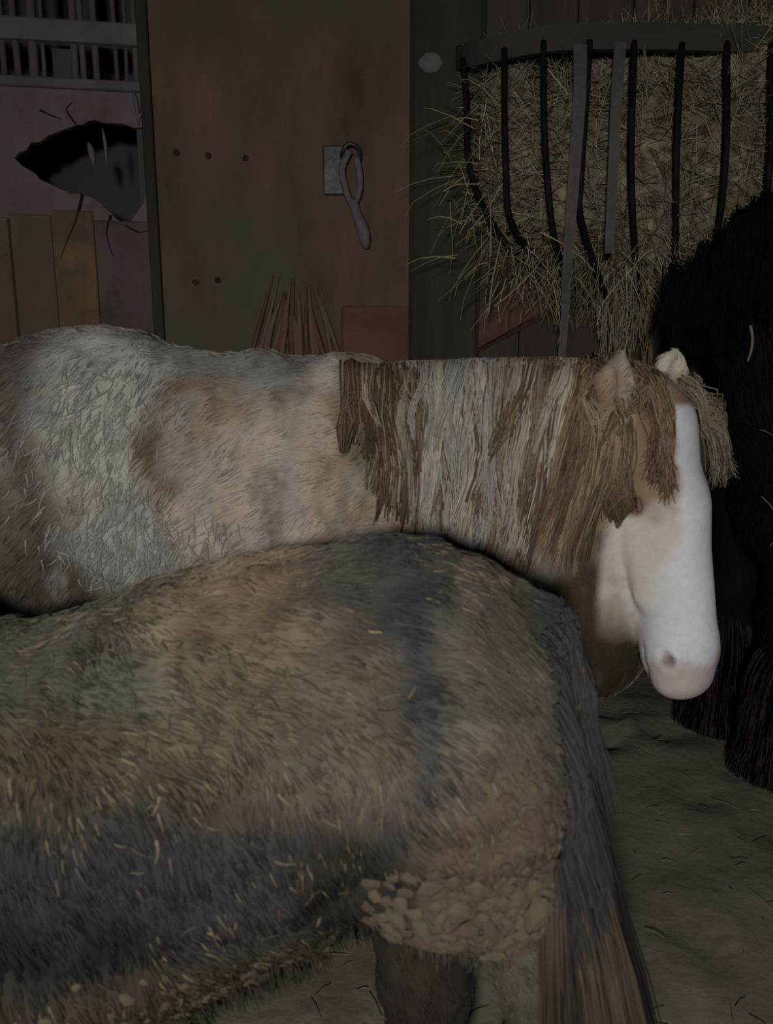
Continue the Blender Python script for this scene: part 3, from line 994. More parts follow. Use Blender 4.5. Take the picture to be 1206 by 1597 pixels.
zones = [(cc(170, 760), .12, .12, .5), (cc(250, 840), .16, .08, 1.0), (cc(150, 640), .1, .09, .5)]
def tufts(fld, V, F, zones, n, length, rad, colf, flow, name, parent):
    P0 = []
    for (ctr, ra, rb, k) in zones:
        w = lambda q: np.clip(1.2 - np.hypot((q[:, 0] - ctr[0]) / ra, (q[:, 2] - ctr[2]) / rb), 0, 1) * (q[:, 1] < parent.location.y)
        P0.append(scatter(V, F, int(n * k), w))
    root = np.vstack(P0)
    nor = fld.grad(root)
    fl = flow(root) + rng.normal(0, 0.35, root.shape)
    fl = nrm(fl - nor * (fl * nor).sum(1, keepdims=True))
    L = length * rng.uniform(0.5, 1.3, len(root))
    s = np.array([0, 0.35, 0.7, 1.0])
    side = np.cross(nor, fl) * rng.normal(0, 0.25, (len(root), 1))
    paths = root[:, None] + fl[:, None] * (L[:, None] * s)[..., None] + side[:, None] * (L[:, None] * s ** 2)[..., None]
    paths = fld.push(paths, rad, 3, inward=True)
    return strands(name, paths, rad * rng.uniform(0.5, 1.4, len(root)), 0.0005, colf(root), M['hair'], parent, sides=4)
o = tufts(FP, pv, pf, zones, 300, 0.030, 0.0020, lambda p: srgb(152, 148, 142) * rng.uniform(0.75, 1.1, (len(p), 1)), lambda p: pal_flow(p) + np.array([0.3, 0, -0.3]), 'matted_tufts', pony)
o['kind'] = 'stuff'

# eyes, half closed, the lids pink
noise_mat('eyelid_skin', srgb(112, 82, 76), srgb(136, 100, 94), (60, 60, 60), bump=0.1)
for s in (-1, 1):
    bm = bmesh.new()
    bmesh.ops.create_uvsphere(bm, u_segments=16, v_segments=10, radius=0.0155)
    bmesh.ops.translate(bm, verts=bm.verts, vec=Vector(Hd(0.219, -0.024, s * 0.070)))
    for f in bm.faces:
        f.smooth = True
    me = bpy.data.meshes.new('eye'); bm.to_mesh(me); bm.free()
    eye_o = link('eye', me, M['eye'], pony)
    for dv, du in ((0.009, 0.0), (-0.009, 0.004)):
        lid = [Hd(0.219 + du + 0.022 * a_, -0.024 + dv * (1 - abs(a_) ** 2), s * (0.070 + 0.0145 * math.sqrt(max(0, 1 - 0.75 * a_ * a_)))) for a_ in np.linspace(-1, 1, 9)]
        link('eyelid', tube_mesh('eyelid', lid, np.array([.3, .7, 1, 1, 1, 1, 1, .7, .3]) * 0.0062, 6), bpy.data.materials['eyelid_skin'], eye_o)

# mane: locks combed over the near side of the neck
crest = spline([c(548, 570, -0.02), c(620, 560, -0.02), c(720, 556, -0.03), c(830, 552, -0.05), c(905, 556, -0.07), c(955, 580, -0.08)], 60)
palette = [srgb(172, 162, 146), srgb(150, 136, 118), srgb(116, 98, 82), srgb(168, 165, 160), srgb(186, 178, 164), srgb(134, 118, 100), srgb(160, 148, 130), srgb(104, 86, 72)]
paths, cols, lifts = [], [], []
nl = 330
for k in range(nl):
    t = (k * 0.618) % 1.0
    px_t = 550 + t * 388
    i = t * 59
    p0 = crest[int(i)] * (1 - i % 1) + crest[min(int(i) + 1, 59)] * (i % 1)
    ylow = np.interp(px_t, [548, 600, 660, 720, 800, 850, 900, 940], [720, 815, 850, 880, 890, 880, 900, 800])
    ybot = 560 + (ylow - 560) * (rng.uniform(0.45, 1.06) if k % 3 else rng.uniform(0.8, 1.08))
    wv = rng.normal(0, 0.010)
    sway = rng.normal(0, 12)
    p_end = P(px_t + sway, ybot, YM - 0.20)
    col = palette[rng.integers(0, len(palette))]
    if px_t < 640:
        col = [srgb(118, 98, 80), srgb(150, 132, 112), srgb(100, 82, 66), srgb(170, 156, 138)][rng.integers(0, 4)]
    elif 645 < px_t < 740 and rng.random() < 0.42:
        col = srgb(172, 168, 162)
    elif px_t > 850:
        col = [srgb(146, 128, 104), srgb(120, 100, 80), srgb(162, 146, 124), srgb(108, 88, 70)][rng.integers(0, 4)]
    col = col * rng.uniform(0.8, 1.12)
    wid = rng.uniform(0.005, 0.013)
    lay = rng.uniform(0.003, 0.020)
    pinch = rng.uniform(0.15, 0.5)
    for j in range(16):
        off = rng.normal(0, wid)
        K = 7
        s = np.linspace(0, 1, K)
        lf = rng.uniform(0.88, 1.03)
        z = p0[2] + 0.012 - (p0[2] - p_end[2]) * s ** 1.1 * lf
        shp = 1.0 + 0.35 * np.sin(s * 7 + k) * s
        x = p0[0] + (p_end[0] - p0[0]) * s + off * (1 - (1 - pinch) * s ** 1.5) * shp + wv * np.sin(s * 5 + k) * s
        y = p0[1] + 0.015 - 0.06 * np.minimum(s * 4, 1) - 0.10 * s
        pt = np.stack([x, y, z], -1)
        pt[0] = p0 + np.array([off, rng.normal(0.008, 0.008), -0.006])
        paths.append(pt)
        cols.append(col * rng.uniform(0.86, 1.14))
        lifts.append(lay + abs(rng.normal(0, 0.003)))
paths = np.array(paths)
lf = np.array(lifts)[:, None] * np.linspace(0.5, 1.0, 6)[None]
paths[:, 1:] = FP.push(paths[:, 1:], lf, 6, inward=True)
mane = strands('mane', paths, 0.0023, 0.0009, np.array(cols), M['hair'], pony)

# forelock: falls both sides of the blaze
paths, cols = [], []
for k in range(78):
    side = k % 3
    if side == 0:      # near side, brown, beside the blaze
        p0 = Hd(0.0 + rng.uniform(-0.02, 0.02), -0.01, near * rng.uniform(0.04, 0.075))
        wq = rng.uniform(0.062, 0.095)
        p1 = Hd(rng.uniform(0.11, 0.175 if wq > 0.072 else 0.21), 0.03, near * wq)
        col = [srgb(112, 94, 76), srgb(132, 112, 90), srgb(92, 76, 60), srgb(148, 128, 106)][(k // 3) % 4]
    elif side == 1:    # over the temple and cheek, below the near ear
        p0 = Hd(rng.uniform(0.0, 0.05), rng.uniform(-0.09, -0.03), near * 0.095)
        p1 = Hd(rng.uniform(0.10, 0.175), rng.uniform(-0.12, -0.05), near * 0.118)
        col = [srgb(126, 108, 88), srgb(104, 86, 70), srgb(146, 128, 106), srgb(118, 98, 78)][(k // 3) % 4]
    else:              # far side, paler and dusty
        p0 = Hd(0.0 + rng.uniform(-0.01, 0.02), -0.0, -near * rng.uniform(0.05, 0.085))
        p1 = Hd(rng.uniform(0.05, 0.20), 0.005 + rng.uniform(0, 0.02), -near * rng.uniform(0.098, 0.122))
        col = [srgb(140, 134, 116), srgb(124, 114, 96), srgb(106, 90, 74)][(k // 3) % 3]
    for j in range(34):
        K = 8
        s = np.linspace(0, 1, K)[:, None]
        off = rng.normal(0, 0.009, 3)
        pt = (p0 + off) * (1 - s) + (p1 + off * 0.6) * s + hv_ * (0.025 * np.sin(s * 3.14)) + np.sin(s * 6 + k) * rng.normal(0, 0.003, 3)
        pt[-1] += rng.normal(0, 0.008, 3)
        paths.append(pt)
        cols.append(col * rng.uniform(0.8, 1.15))
paths = np.array(paths)
paths = FP.push(paths, 0.004 + 0.014 * rng.random((len(paths), 1)), 5)
paths[:, 1:-4] = FP.push(paths[:, 1:-4], 0.004 + 0.016 * rng.random((len(paths), 1)), 4, inward=True)
strands('forelock', paths, 0.0018, 0.0007, np.array(cols), M['hair'], pony)

# tail out at the left
dock = c(-235, 740)
paths, cols = [], []
for k in range(900):
    a0 = dock + rng.normal(0, 0.02, 3)
    e = np.array([dock[0] - rng.uniform(0.0, 0.12), YM + rng.normal(0, 0.06), rng.uniform(0.15, 0.4)])
    paths.append(spline([a0, a0 + [-0.09, 0, -0.04], (a0 + e) / 2 + [-0.06, 0, 0.0], e], 7))
    cols.append(palette[rng.integers(0, 7)] * rng.uniform(0.8, 1.1))
strands('tail', np.array(paths), 0.0025, 0.001, np.array(cols), M['hair'], pony)
for x_, y_ in ((fx - 0.005, YM - 0.12), (fx + 0.045, YM + 0.12), (hx - 0.06, YM - 0.12), (hx, YM + 0.12)):
    link('hoof', hoof_mesh((x_ + 0.01, y_), 0.056), M['hoof'], pony)

# ================================================================== 2. the grey muddy pony in front
YG = 0.93
grey = thing('pony', 'dark grey mud-caked pony seen from the side, its rump and tail towards the right', 'pony', (0.0, YG, 0))
FG = Field((-1.28, 0.50, -0.02), (0.52, 1.36, 1.14), 0.008)
g = lambda px, py, dy=0: P(px, py, YG + dy)
FG.ell(g(640, 1078), (0.190, 0.19, 0.192), k=0.05)                               # croup
for s in (-1, 1):
    FG.ell(g(640, 1125, 0) + np.array([0, s * 0.09, 0]), (0.150, 0.115, 0.185), k=0.05)   # haunches
FG.cone(g(480, 1108), g(330, 1195), 0.205, 0.238, 0.06)                         # loin
FG.cone(g(330, 1195), g(60, 1310), 0.238, 0.262, 0.06)                         # barrel
FG.cone(g(60, 1310), g(-300, 1320), 0.262, 0.25, 0.08)
FG.ell(g(90, 1370), (0.26, 0.25, 0.20), k=0.06)                                # hanging belly
FG.ell(g(-480, 1250), (0.24, 0.22, 0.27), k=0.09)                               # shoulder
FG.cone(g(-420, 1050), g(-640, 960), 0.20, 0.15, 0.08, EY, 0.7)                 # neck, out of frame
FG.cone(g(-640, 960), g(-760, 930), 0.15, 0.10, 0.06, EY, 0.8)
gh0, gh1 = g(-745, 905), g(-860, 1200)
FG.ell(gh0, (0.10, 0.085, 0.10), k=0.05)
FG.cone(gh0, gh1, 0.095, 0.055, 0.05, EY, 0.85)
FG.ell(gh1, (0.06, 0.055, 0.06), k=0.03)
for s in (-1, 1):
    FG.cone(gh0 + [0.03, s * 0.05, 0.05], gh0 + [0.03, s * 0.06, 0.16], 0.032, 0.008, 0.02)
# near hind leg: thigh, gaskin back to the hock, cannon
near_y, far_y = -0.125, 0.125
def gl(px, py, dy):
    return P(px, py, YG + dy)
leg(FG, [gl(690, 1180, near_y), gl(675, 1325, near_y)], [0.135, 0.085], 0.04)
leg(FG, [gl(740, 1250, near_y), gl(770, 1350, near_y), gl(822, 1450, near_y), gl(850, 1640, near_y + .01)], [0.11, 0.082, 0.048, 0.040], 0.04)
hk = gl(850, 1640, near_y + .01)
leg(FG, [hk, (hk[0] - 0.0, hk[1], 0.12), (hk[0] - 0.02, hk[1], 0.04)], [0.05, 0.036, 0.046], 0.03)
# far hind leg, a step further forward
leg(FG, [gl(610, 1250, far_y), gl(645, 1400, far_y), gl(662, 1510, far_y), gl(672, 1640, far_y)], [0.12, 0.078, 0.066, 0.058], 0.03)
hk2 = gl(672, 1640, far_y)
leg(FG, [hk2, (hk2[0] - 0.02, hk2[1], 0.10), (hk2[0] - 0.04, hk2[1], 0.04)], [0.058, 0.038, 0.046], 0.03)
gfx = g(-440, 1250)[0]
for s in (-0.12, 0.12):
    foreleg(FG, gfx + (0.03 if s < 0 else -0.02), YG + s, 0.5, 0.85)
# dock of the tail
FG.cone(gl(825, 1010, 0), gl(868, 1090, 0), 0.05, 0.034, 0.06)
FG.cone(gl(868, 1090, 0), gl(885, 1190, 0), 0.034, 0.02, 0.03)
FG.rough(0.012, 0.06, 71)
gv, gf = FG.mesh()

gg = lambda px, py: g(px, py, -0.19)
SLATE, GTAN, OLIVE, NEARBLK = srgb(94, 92, 88), srgb(156, 140, 118), srgb(104, 102, 86), srgb(58, 56, 57)
grey_patches = [
    (gg(0, 1080), R_(0.24, 0.16), srgb(102, 102, 90), 0.8),
    (gg(150, 1200), R_(0.30, 0.06), srgb(92, 84, 66), 0.9),
    (gg(370, 960), R_(0.15, 0.10), GTAN, 0.9),
    (gg(400, 1000), R_(0.06, 0.04), srgb(154, 133, 110), 1.0),
    (gg(470, 1120), R_(0.10, 0.10), srgb(122, 110, 92), 0.9),
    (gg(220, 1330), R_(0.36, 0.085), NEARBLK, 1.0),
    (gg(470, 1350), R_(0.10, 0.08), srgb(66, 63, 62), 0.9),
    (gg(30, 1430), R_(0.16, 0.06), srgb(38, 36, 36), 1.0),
    (gg(530, 900), R_(0.055, 0.045), SLATE, 0.7),
    (gg(620, 860), R_(0.12, 0.03), srgb(84, 82, 78), 0.7),
    (gg(600, 930), R_(0.07, 0.035), srgb(104, 100, 92), 0.8),
    (gg(650, 1100), R_(0.085, 0.15), srgb(72, 73, 72), 0.9),
    (gg(880, 1010), R_(0.035, 0.12), srgb(70, 70, 70), 0.9),
    (gg(640, 1230), R_(0.08, 0.05), srgb(78, 77, 75), 0.9),
    (gg(540, 1150), R_(0.06, 0.09), srgb(108, 98, 86), 0.9),
    (gg(790, 1060), R_(0.06, 0.12), srgb(110, 104, 92), 0.9),
    (gg(760, 1330), R_(0.09, 0.11), srgb(100, 86, 74), 0.8),
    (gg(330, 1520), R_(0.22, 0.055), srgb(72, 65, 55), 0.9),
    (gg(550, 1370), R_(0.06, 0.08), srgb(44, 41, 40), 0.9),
    ((hk2[0], YG, 0.30), (0.2, 9, 0.16), srgb(58, 51, 45), 0.5),
]
def grey_coat(p):
    col = blend_coat(p, srgb(98, 94, 84), grey_patches, 0.08, 80, 0.6)
    s = fbm(p * np.array([1, 0.5, 0.45]), 0.02, 84, 2)
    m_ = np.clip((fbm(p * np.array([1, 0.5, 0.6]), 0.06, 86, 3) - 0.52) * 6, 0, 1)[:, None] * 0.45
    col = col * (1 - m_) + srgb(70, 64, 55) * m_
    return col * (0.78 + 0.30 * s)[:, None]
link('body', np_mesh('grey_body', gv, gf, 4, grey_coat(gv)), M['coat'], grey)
def grey_flow(p):
    t = np.clip((p[:, 2] - g(300, 1060)[2]) / 0.16 + 0.5, 0, 1)[:, None]
    t = t * t * (3 - 2 * t)
    return np.array([0.35, 0, -0.8]) * (1 - t) + np.array([0.75, -0.1, -0.35]) * t
def speck(p):
    """Pale dried-mud tips in the clotted zones of the coat."""
    col = grey_coat(p)
    n = fbm(p, 0.05, 90, 2)
    zone = np.zeros(len(p))
    for (px, py, a, b, k) in ((60, 1040, .2, .09, .8), (220, 1150, .2, .1, 1), (500, 1180, .12, .12, .7), (420, 1430, .12, .1, .9), (280, 1510, .22, .06, 1), (780, 900, .09, .08, 1), (760, 1350, .12, .14, 1), (640, 870, .1, .03, .8)):
        q = (p - gg(px, py)) / np.array([a, 9, b])
        zone = np.maximum(zone, k * np.clip(1.3 - np.hypot(q[:, 0], q[:, 2]), 0, 1))
    m = (rng.random(len(p)) < zone * np.clip((n - 0.45) * 5, 0, 1) * 0.3)
    col[m] = srgb(150, 138, 112) * rng.uniform(0.7, 1.15, (m.sum(), 1))
    return col
def clod_zone(q):
    return np.hypot((q[:, 0] - gg(715, 1405)[0]) / 0.095, (q[:, 2] - gg(700, 1405)[2]) / 0.07) < 1
hp, hc_, hr = coat_hair(FG, gv, gf, 70000, grey_flow, 0.018, 0.0009, speck,
                        keep=lambda q: np.where(q[:, 1] < YG + 0.05, 1, 0.3) * np.where(q[:, 0] > -0.75, 1, 0.25) * np.where(clod_zone(q), 0.1, 1) * np.where(np.hypot((q[:, 0] - gg(790, 1320)[0]) / 0.065, (q[:, 2] - gg(790, 1320)[2]) / 0.12) < 1, 0.35, 1), clump=0.02, lift=0.07, seed=52)
o = strands('coat_hair', hp, hr, 0.0004, hc_, M['hair'], grey)
o['kind'] = 'stuff'

# clumped tufts with dried mud: heavier locks
zones = [(gg(60, 1030), .2, .08, .5), (gg(240, 1160), .2, .1, .9), (gg(500, 1170), .1, .12, .4), (gg(430, 1420), .1, .1, .5), (gg(250, 1530), .2, .05, .9), (gg(770, 900), .08, .06, .35)]
o = tufts(FG, gv, gf, zones, 130, 0.018, 0.0013, lambda p: np.where(rng.random((len(p), 1)) < 0.35, srgb(136, 126, 104), srgb(96, 86, 72)) * rng.uniform(0.7, 1.05, (len(p), 1)), grey_flow, 'matted_tufts', grey)
o['kind'] = 'stuff'
# belly fringe hanging from the underline
def fringe(fld, V, F, sel, n, length, colf, name, parent, rad=0.0016):
    r = scatter(V, F, n, sel)
    nor = fld.grad(r)
    L = length * rng.uniform(0.5, 1.3, n)
    d = nrm(nor * 0.5 + np.array([0.15, 0, -1.0]) + rng.normal(0, 0.18, (n, 3)))
    s = np.array([0, 0.5, 1.0])
    paths = r[:, None] + d[:, None] * (L[:, None] * s)[..., None]
    o = strands(name, paths, rad, 0.0005, colf(r) * rng.uniform(0.7, 1.1, (n, 1)), M['hair'], parent)
    o['kind'] = 'stuff'
    return o
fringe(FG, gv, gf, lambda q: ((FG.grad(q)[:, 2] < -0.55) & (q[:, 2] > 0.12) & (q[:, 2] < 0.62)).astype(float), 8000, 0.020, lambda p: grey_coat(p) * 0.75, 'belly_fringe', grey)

# dried dung clods on the thigh
clod_meshes = []
for k in range(8):
    bm = bmesh.new()
    bmesh.ops.create_icosphere(bm, subdivisions=1, radius=1)
    for v in bm.verts:
        q = np.array(v.co)
        v.co = Vector(q * (1 + 0.55 * (rng.random() - 0.5)))
    me = bpy.data.meshes.new('dung_clod')
    bm.to_mesh(me); bm.free()
    me.materials.append(M['clod' if k % 2 == 0 else 'clod_brown'])
    clod_meshes.append(me)
def place_clods(cands, want, size, gap, pal):
    got = []
    for p in cands:
        s = size(p)
        if all(np.linalg.norm(p - q) > (s + t) * gap for q, t in got):
            got.append((p, s))
            if len(got) >= want:
                break
    for p, s in got:
        n_ = FG.grad(p[None])[0]
        tx = nrm(np.cross(n_, [0.3, 0, 1]))
        ty = np.cross(n_, tx)
        a_ = rng.uniform(0, 3.14)
        t1, t2 = tx * math.cos(a_) + ty * math.sin(a_), -tx * math.sin(a_) + ty * math.cos(a_)
        e = rng.uniform(0.85, 1.6)
        o = bpy.data.objects.new('dung_clod', clod_meshes[pal(p)])
        COL.objects.link(o)
        o.parent = grey
        Mx = np.eye(4)
        Mx[:3, 0], Mx[:3, 1], Mx[:3, 2] = t1 * s * e, t2 * s / e ** 0.5, n_ * s * 0.40
        Mx[:3, 3] = p + n_ * s * 0.22 - np.array(grey.location)
        o.matrix_local = Matrix(Mx.tolist())
def vis(q):
    return (q[:, 1] < YG - 0.04).astype(float)
cand = scatter(gv, gf, 2600, lambda q: vis(q) * np.clip(1.15 - np.hypot((q[:, 0] - gg(705, 1410)[0]) / 0.085, (q[:, 2] - gg(700, 1410)[2]) / 0.065), 0, 1))
place_clods(cand, 110, lambda p: rng.uniform(0.007, 0.018), 0.80, lambda p: int(rng.integers(0, 4)) * 2 if rng.random() < 0.75 else int(rng.integers(0, 4)) * 2 + 1)
cand = scatter(gv, gf, 2600, lambda q: vis(q) * np.clip(1.2 - np.hypot((q[:, 0] - gg(790, 1320)[0]) / 0.065, (q[:, 2] - gg(790, 1330)[2]) / 0.13), 0, 1))
place_clods(cand, 150, lambda p: rng.uniform(0.004, 0.008), 0.95, lambda p: int(rng.integers(0, 4)) * 2 + (1 if rng.random() < 0.6 else 0))
cand = scatter(gv, gf, 1200, lambda q: vis(q) * np.clip(1.2 - np.hypot((q[:, 0] - gg(270, 1530)[0]) / 0.17, (q[:, 2] - gg(250, 1530)[2]) / 0.05), 0, 1))
place_clods(cand, 44, lambda p: rng.uniform(0.003, 0.007), 1.6, lambda p: int(rng.integers(0, 4)) * 2 + (1 if rng.random() < 0.7 else 0))

# tail: short slate hair over the dock, then the long locks
root = scatter(gv, gf, 2600, lambda q: (np.hypot(q[:, 0] - gl(860, 1080, 0)[0], q[:, 2] - gl(860, 1080, 0)[2]) < 0.11) & (q[:, 0] > gl(815, 1080, 0)[0]) & (q[:, 1] < YG + 0.06))
sL = np.linspace(0, 1, 5)[None, :, None]
dL = nrm(np.array([0.22, -0.05, -1.0]) + rng.normal(0, 0.06, (len(root), 3))) * rng.uniform(0.06, 0.16, (len(root), 1))
pth = FG.push(root[:, None] + dL[:, None] * sL, 0.004 + 0.006 * rng.random((len(root), 1)), 3)
strands('tail_head_hair', pth, 0.0013, 0.0005, np.tile(srgb(72, 70, 67), (len(root), 1)) * rng.uniform(0.75, 1.15, (len(root), 1)), M['hair'], grey)['kind'] = 'stuff'
paths, cols = [], []
locks = 64
for k in range(locks):
    t = rng.random()
    yb = -0.06 - 0.12 * (1 - t)
    xs = [gl(868 + rng.normal(0, 12), 1030 + rng.uniform(0, 90), rng.normal(-0.02, 0.02)),
          gl(862 + 44 * t, 1180, rng.normal(-0.05, 0.02)),
          gl(856 + 92 * t, 1380, rng.normal(yb, 0.025)),
          gl(858 + 150 * t ** 0.9, 1590, rng.normal(yb, 0.025)),
          gl(860 + 160 * t, 1740, rng.normal(yb, 0.03))]
    col = [srgb(74, 66, 58), srgb(92, 80, 66), srgb(60, 54, 48), srgb(96, 84, 70), srgb(52, 47, 43), srgb(84, 73, 62)][k % 6] * rng.uniform(0.85, 1.15)
    if t > 0.9:
        col = srgb(40, 36, 33)  # shadow line down the tail's right edge, put into the lock colour
    base = spline(xs, 10)
    for j in range(40):
        o_ = rng.normal(0, 0.006, 3)
        e_ = rng.normal(0, 0.008, 3)
        s = np.linspace(0, 1, 10)[:, None]
        paths.append(base + o_ * (1 - s) + e_ * s)
        cols.append(col * rng.uniform(0.8, 1.2))
strands('tail', np.array(paths), 0.0019, 0.0009, np.array(cols), M['hair'], grey)
for (x_, y_) in ((hk[0] - 0.02, hk[1]), (hk2[0] - 0.05, hk2[1]), (gfx + 0.0, YG - 0.12), (gfx - 0.05, YG + 0.12)):
    link('hoof', hoof_mesh((x_, y_), 0.05, (-1, 0)), M['hoof'], grey)

# ================================================================== 3. the black cob by the rack
YB = 2.24
cob = thing('horse', 'black shaggy horse at the edge of view, feeding below the hay rack', 'horse', (1.35, YB, 0))
FB = Field((0.68, 1.80, -0.02), (2.95, 2.70, 1.85), 0.014)
k_ = lambda px, py, dy=0: P(px, py, YB + dy)
bx = k_(1300, 800)[0]
FB.ell((bx + 0.10, YB, 0.98), (0.30, 0.27, 0.34), k=0.08)
FB.cone((bx + 0.15, YB, 1.02), (bx + 0.95, YB, 1.02), 0.31, 0.31, 0.1)
FB.ell((bx + 1.05, YB, 1.05), (0.32, 0.29, 0.31), k=0.1)
FB.cone((bx + 0.12, YB, 1.15), k_(1265, 500, -0.06), 0.25, 0.17, 0.1, EY, 0.75)
FB.cone(k_(1265, 500, -0.06), k_(1245, 400, -0.08), 0.17, 0.11, 0.06, EY, 0.8)
FB.ell(k_(1225, 425, -0.08), (0.12, 0.10, 0.11), k=0.06)
FB.cone(k_(1215, 430, -0.08), k_(1132, 480, 0.0), 0.115, 0.075, 0.05, EY, 0.8)
FB.cone(k_(1200, 490, -0.08), k_(1128, 508, -0.01), 0.10, 0.055, 0.05, EY, 0.7)
FB.ell(k_(1108, 490, 0.02), (0.08, 0.07, 0.08), k=0.03)
FB.cone(k_(1290, 560, -0.05), k_(1330, 800, 0), 0.22, 0.28, 0.08, EY, 0.8)
FB.cone(k_(1215, 560, -0.05), k_(1260, 760, 0), 0.13, 0.2, 0.08, EY, 0.8)
for s in (-1, 1):
    e0 = k_(1235, 370, -0.08 + s * 0.05)
    FB.cone(e0, e0 + [-0.01, s * 0.02, 0.10], 0.032, 0.008, 0.02)
nf, ffp = G(1205, 1205), G(1112, 1128)
for q, r_ in ((nf, 1.0), (ffp, 0.95)):
    leg(FB, [(q[0] + 0.06, q[1], 0.8), (q[0] + 0.03, q[1], 0.45), (q[0] + 0.01, q[1], 0.22), (q[0], q[1], 0.06)], [0.13, 0.08, 0.065, 0.085], 0.05)
for s in (-0.14, 0.14):
    hindleg(FB, bx + 1.12, YB + s, 0.95, 1.05, f=-1)
FB.rough(0.02, 0.09, 91)
bv, bf = FB.mesh()
def cob_coat(p):
    col = np.tile(srgb(24, 23, 25), (len(p), 1))
    low = np.clip((0.42 - p[:, 2]) / 0.15, 0, 1) * np.clip((fbm(p, 0.12, 93, 2) - 0.35) * 4, 0, 1)
    col = col * (1 - low[:, None]) + srgb(56, 48, 38) * low[:, None]
    return col
link('body', np_mesh('cob_body', bv, bf, 4, cob_coat(bv)), M['black_hair'], cob)
hp, hc_, hr = coat_hair(FB, bv, bf, 14000, lambda p: np.tile(np.array([0.4, 0, -0.8]), (len(p), 1)), 0.035, 0.0016, cob_coat, keep=lambda q: np.where((q[:, 1] < YB + .1) & (q[:, 0] < 1.7), 1, 0.15), clump=0.04, lift=0.3)
strands('coat_hair', hp, hr, 0.0005, hc_, M['black_hair'], cob)['kind'] = 'stuff'
# mane and forelock in shaggy clumps
paths = []
for k in range(64):
    t = rng.random()
    top = spline([k_(1090, 440, -0.02), k_(1150, 385, -0.06), k_(1205, 335, -0.08), k_(1260, 330, -0.08), k_(1330, 420, -0.05), k_(1420, 600, 0)], 40)
    p0 = top[int(t * 39)] + rng.normal(0, 0.012, 3)
    drop = np.array([rng.normal(-0.05, 0.03), -rng.uniform(0.02, 0.09), -rng.uniform(0.12, 0.3)])
    for j in range(30):
        a_ = p0 + rng.normal(0, 0.008, 3)
        b_ = p0 + drop + rng.normal(0, 0.012, 3)
        paths.append(spline([a_, a_ + [drop[0] * .6, -0.025, rng.uniform(0.0, 0.035)], (a_ + b_) / 2 + [drop[0] * .3, -0.02, 0], b_], 7))
paths = FB.push(np.array(paths), 0.004, 3)
strands('mane', paths, 0.003, 0.001, np.tile(srgb(17, 16, 18), (len(paths), 1)), M['black_hair'], cob)
# feathered feet
paths, cols = [], []
for q in (nf, ffp):
    for k in range(1500):
        a_ = rng.uniform(0, 6.28)
        d = np.array([math.cos(a_), math.sin(a_), 0])
        z0_ = rng.uniform(0.1, 0.42)
        p0 = np.array([q[0] + 0.01, q[1], z0_]) + d * 0.055
        L = rng.uniform(0.08, 0.18)
        p1 = p0 + d * L * 0.5 * (1.1 - z0_) + np.array([0, 0, -L])
        p1[2] = max(p1[2], 0.004)
        paths.append(spline([p0, (p0 + p1) / 2 + d * 0.02, p1], 4))
        cols.append(srgb(18, 17, 17) if rng.random() < 0.5 else srgb(62, 52, 41))
strands('feather_hair', np.array(paths), 0.003, 0.0012, np.array(cols), M['black_hair'], cob)['kind'] = 'stuff'
for q in (nf, ffp, (bx + 1.16, YB - .14), (bx + 1.16, YB + .14)):
    link('hoof', hoof_mesh((q[0], q[1]), 0.08, (-1, 0)), M['hoof'], cob)
paths = []
td = np.array([bx + 1.36, YB, 1.2])
for k in range(700):
    a_ = td + rng.normal(0, 0.02, 3)
    b_ = td + [rng.uniform(0.02, 0.16), rng.normal(0, 0.07), -rng.uniform(0.8, 1.0)]
    paths.append(spline([a_, a_ + [0.07, 0, -0.06], (a_ + b_) / 2 + [0.04, 0, 0], b_], 6))
strands('tail', np.array(paths), 0.003, 0.001, np.tile(srgb(18, 17, 18), (len(paths), 1)), M['black_hair'], cob)

# ------------------------------------------------------------------ loose stalks one can point at
def stalk(pts, r, col, label, group=None, fld=None, off=0.006):
    pts = spline(pts, 12)
    if fld is not None:
        pts = fld.push(pts, off, 8, inward=True)
    me = tube_mesh('hay_stalk', pts, np.linspace(r, r * 0.6, len(pts)), 6)
    at = me.color_attributes.new('coat', 'FLOAT_COLOR', 'POINT')
    at.data.foreach_set('color', np.tile(np.append(col, 1.0), len(me.vertices)).astype(np.float32))
    o = link('hay_stalk', me, M['straw'])
    tag(o, label, 'hay stalk', group)
    return o
ST = srgb(150, 142, 122)
stalk([P(1132, 512, 2.0), P(1136, 535, 1.98), P(1133, 556, 1.98), P(1124, 574, 1.99)], 0.0045, ST * 0.7, 'pale curved stalk on the black horse, just above the cream pony\'s ears', fld=FB, off=0.02)
stalk([P(1122, 842, 1.86), P(1148, 850, 1.86), P(1160, 866, 1.87), P(1180, 888, 1.87), P(1166, 906, 1.87)], 0.0018, ST * 0.7, 'thin bent stalk against the black horse, beside the white blaze', fld=FB, off=0.03)
stalk([P(1134, 938, 1.86), P(1148, 928, 1.86), P(1164, 919, 1.87)], 0.0018, ST * 0.6, 'short thin stalk below the bent one, beside the white nose', fld=FB, off=0.03)
stalk([P(775, 785, 1.32), P(792, 825, 1.30), P(806, 865, 1.28), P(823, 912, 1.24)], 0.0022, ST, 'long pale stalk hanging out of the cream pony\'s mane', fld=FP, off=0.022)
stalk([P(826, 935, 1.24), P(838, 918, 1.24), P(852, 904, 1.25)], 0.0018, ST * 0.8, 'short pale stalk between the grey rump and the pony\'s throat', fld=FP, off=0.012)
stalk([P(1145, 716, 1.9), P(1165, 713, 1.9), P(1206, 712, 1.92), P(1240, 716, 1.92)], 0.003, ST * 0.25, 'dim straight stalk across the black horse\'s chest', fld=FB, off=0.035)
stalk([P(556, 884, 0.7), P(568, 885, 0.7), P(580, 884, 0.7)], 0.0014, ST, 'tiny pale stalk lying on top of the grey rump', fld=FG, off=0.006)
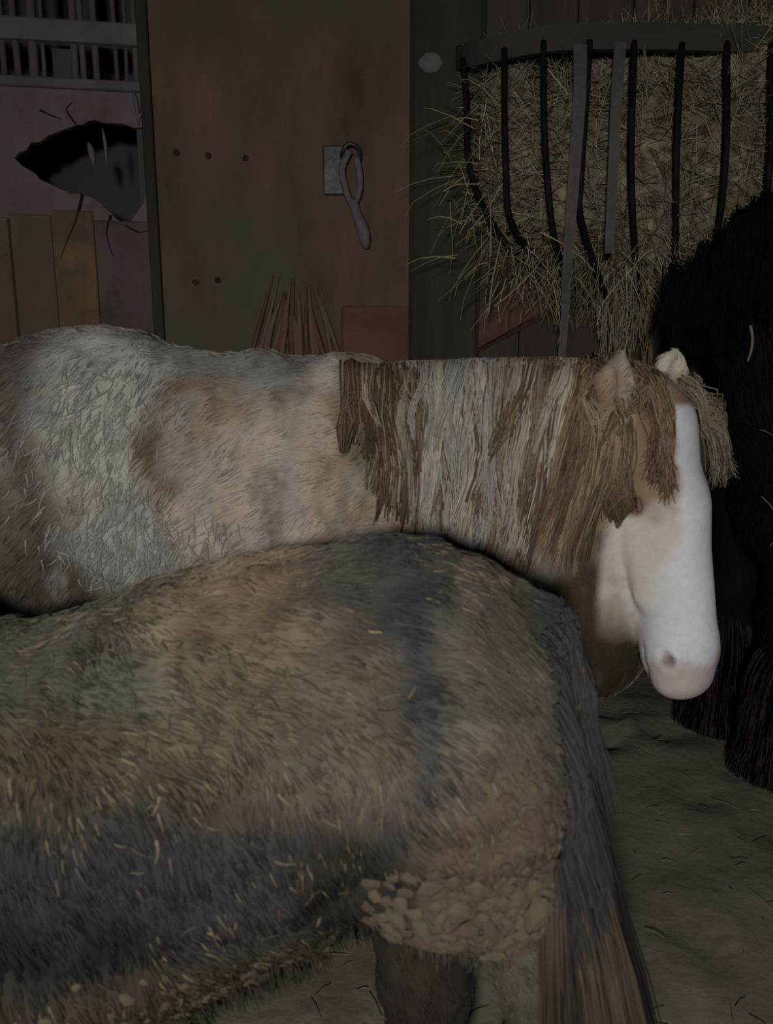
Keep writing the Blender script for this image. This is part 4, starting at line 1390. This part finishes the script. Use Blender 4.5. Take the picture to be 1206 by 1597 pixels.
stalk([P(893, 576, 1.40), P(915, 582, 1.38), P(935, 577, 1.38)], 0.002, srgb(150, 128, 96), 'brown stalk in the mane just behind the near ear', fld=FP, off=0.02)
stalk([P(770, 478, 2.4), P(800, 455, 2.4), P(830, 425, 2.4), P(848, 400, 2.42)], 0.0024, ST, 'pale stalk slanting down to the left under the hay rack')
stalk([P(762, 490, 2.4), P(768, 440, 2.4), P(776, 400, 2.4), P(783, 370, 2.42)], 0.0024, ST, 'pale upright stalk at the lower left corner of the hay rack')
stalk([P(855, 108, 2.36), P(868, 124, 2.35), P(888, 148, 2.35)], 0.003, ST * 1.1, 'bright short stalk under the rail between two rack bars')
stalk([P(692, 299, 2.5), P(712, 288, 2.48), P(748, 287, 2.46)], 0.003, ST * 0.9, 'pale stalk sticking out left of the hay rack')

# litter on the floor
nlit = 380
xy = np.stack([rng.uniform(-0.6, 1.6, nlit), rng.uniform(1.1, 2.75, nlit)], -1)
ok = np.ones(nlit, bool)
for q in (nf, ffp, hk, hk2):
    ok &= np.hypot(xy[:, 0] - q[0], xy[:, 1] - q[1]) > 0.22
xy = xy[ok]
nlit = len(xy)
def floor_z(xy):
    from_x = np.clip((xy[:, 0] + 3.2) / 6.4 * (nx - 1), 0, nx - 2)
    from_y = np.clip((xy[:, 1] + 1.6) / 6.2 * (ny - 1), 0, ny - 2)
    return pp[:, 2].reshape(nx, ny)[from_x.astype(int), from_y.astype(int)]
r0_ = np.column_stack([xy, floor_z(xy) + 0.004])
a_ = rng.random(nlit) * 6.28
L = rng.uniform(0.015, 0.07, nlit)
d = np.stack([np.cos(a_), np.sin(a_), np.zeros(nlit)], -1)
paths = r0_[:, None] + d[:, None] * (L[:, None] * np.array([-0.5, 0, 0.5]))[..., None]
paths[:, 1, 2] += 0.003
lit = strands('straw_litter', paths, 0.0011, 0.0008, (srgb(156, 146, 122) * rng.uniform(0.5, 1.1, (nlit, 1))), M['straw'])
tag(lit, 'scattered short straw trodden into the earth floor', 'straw', kind='stuff')
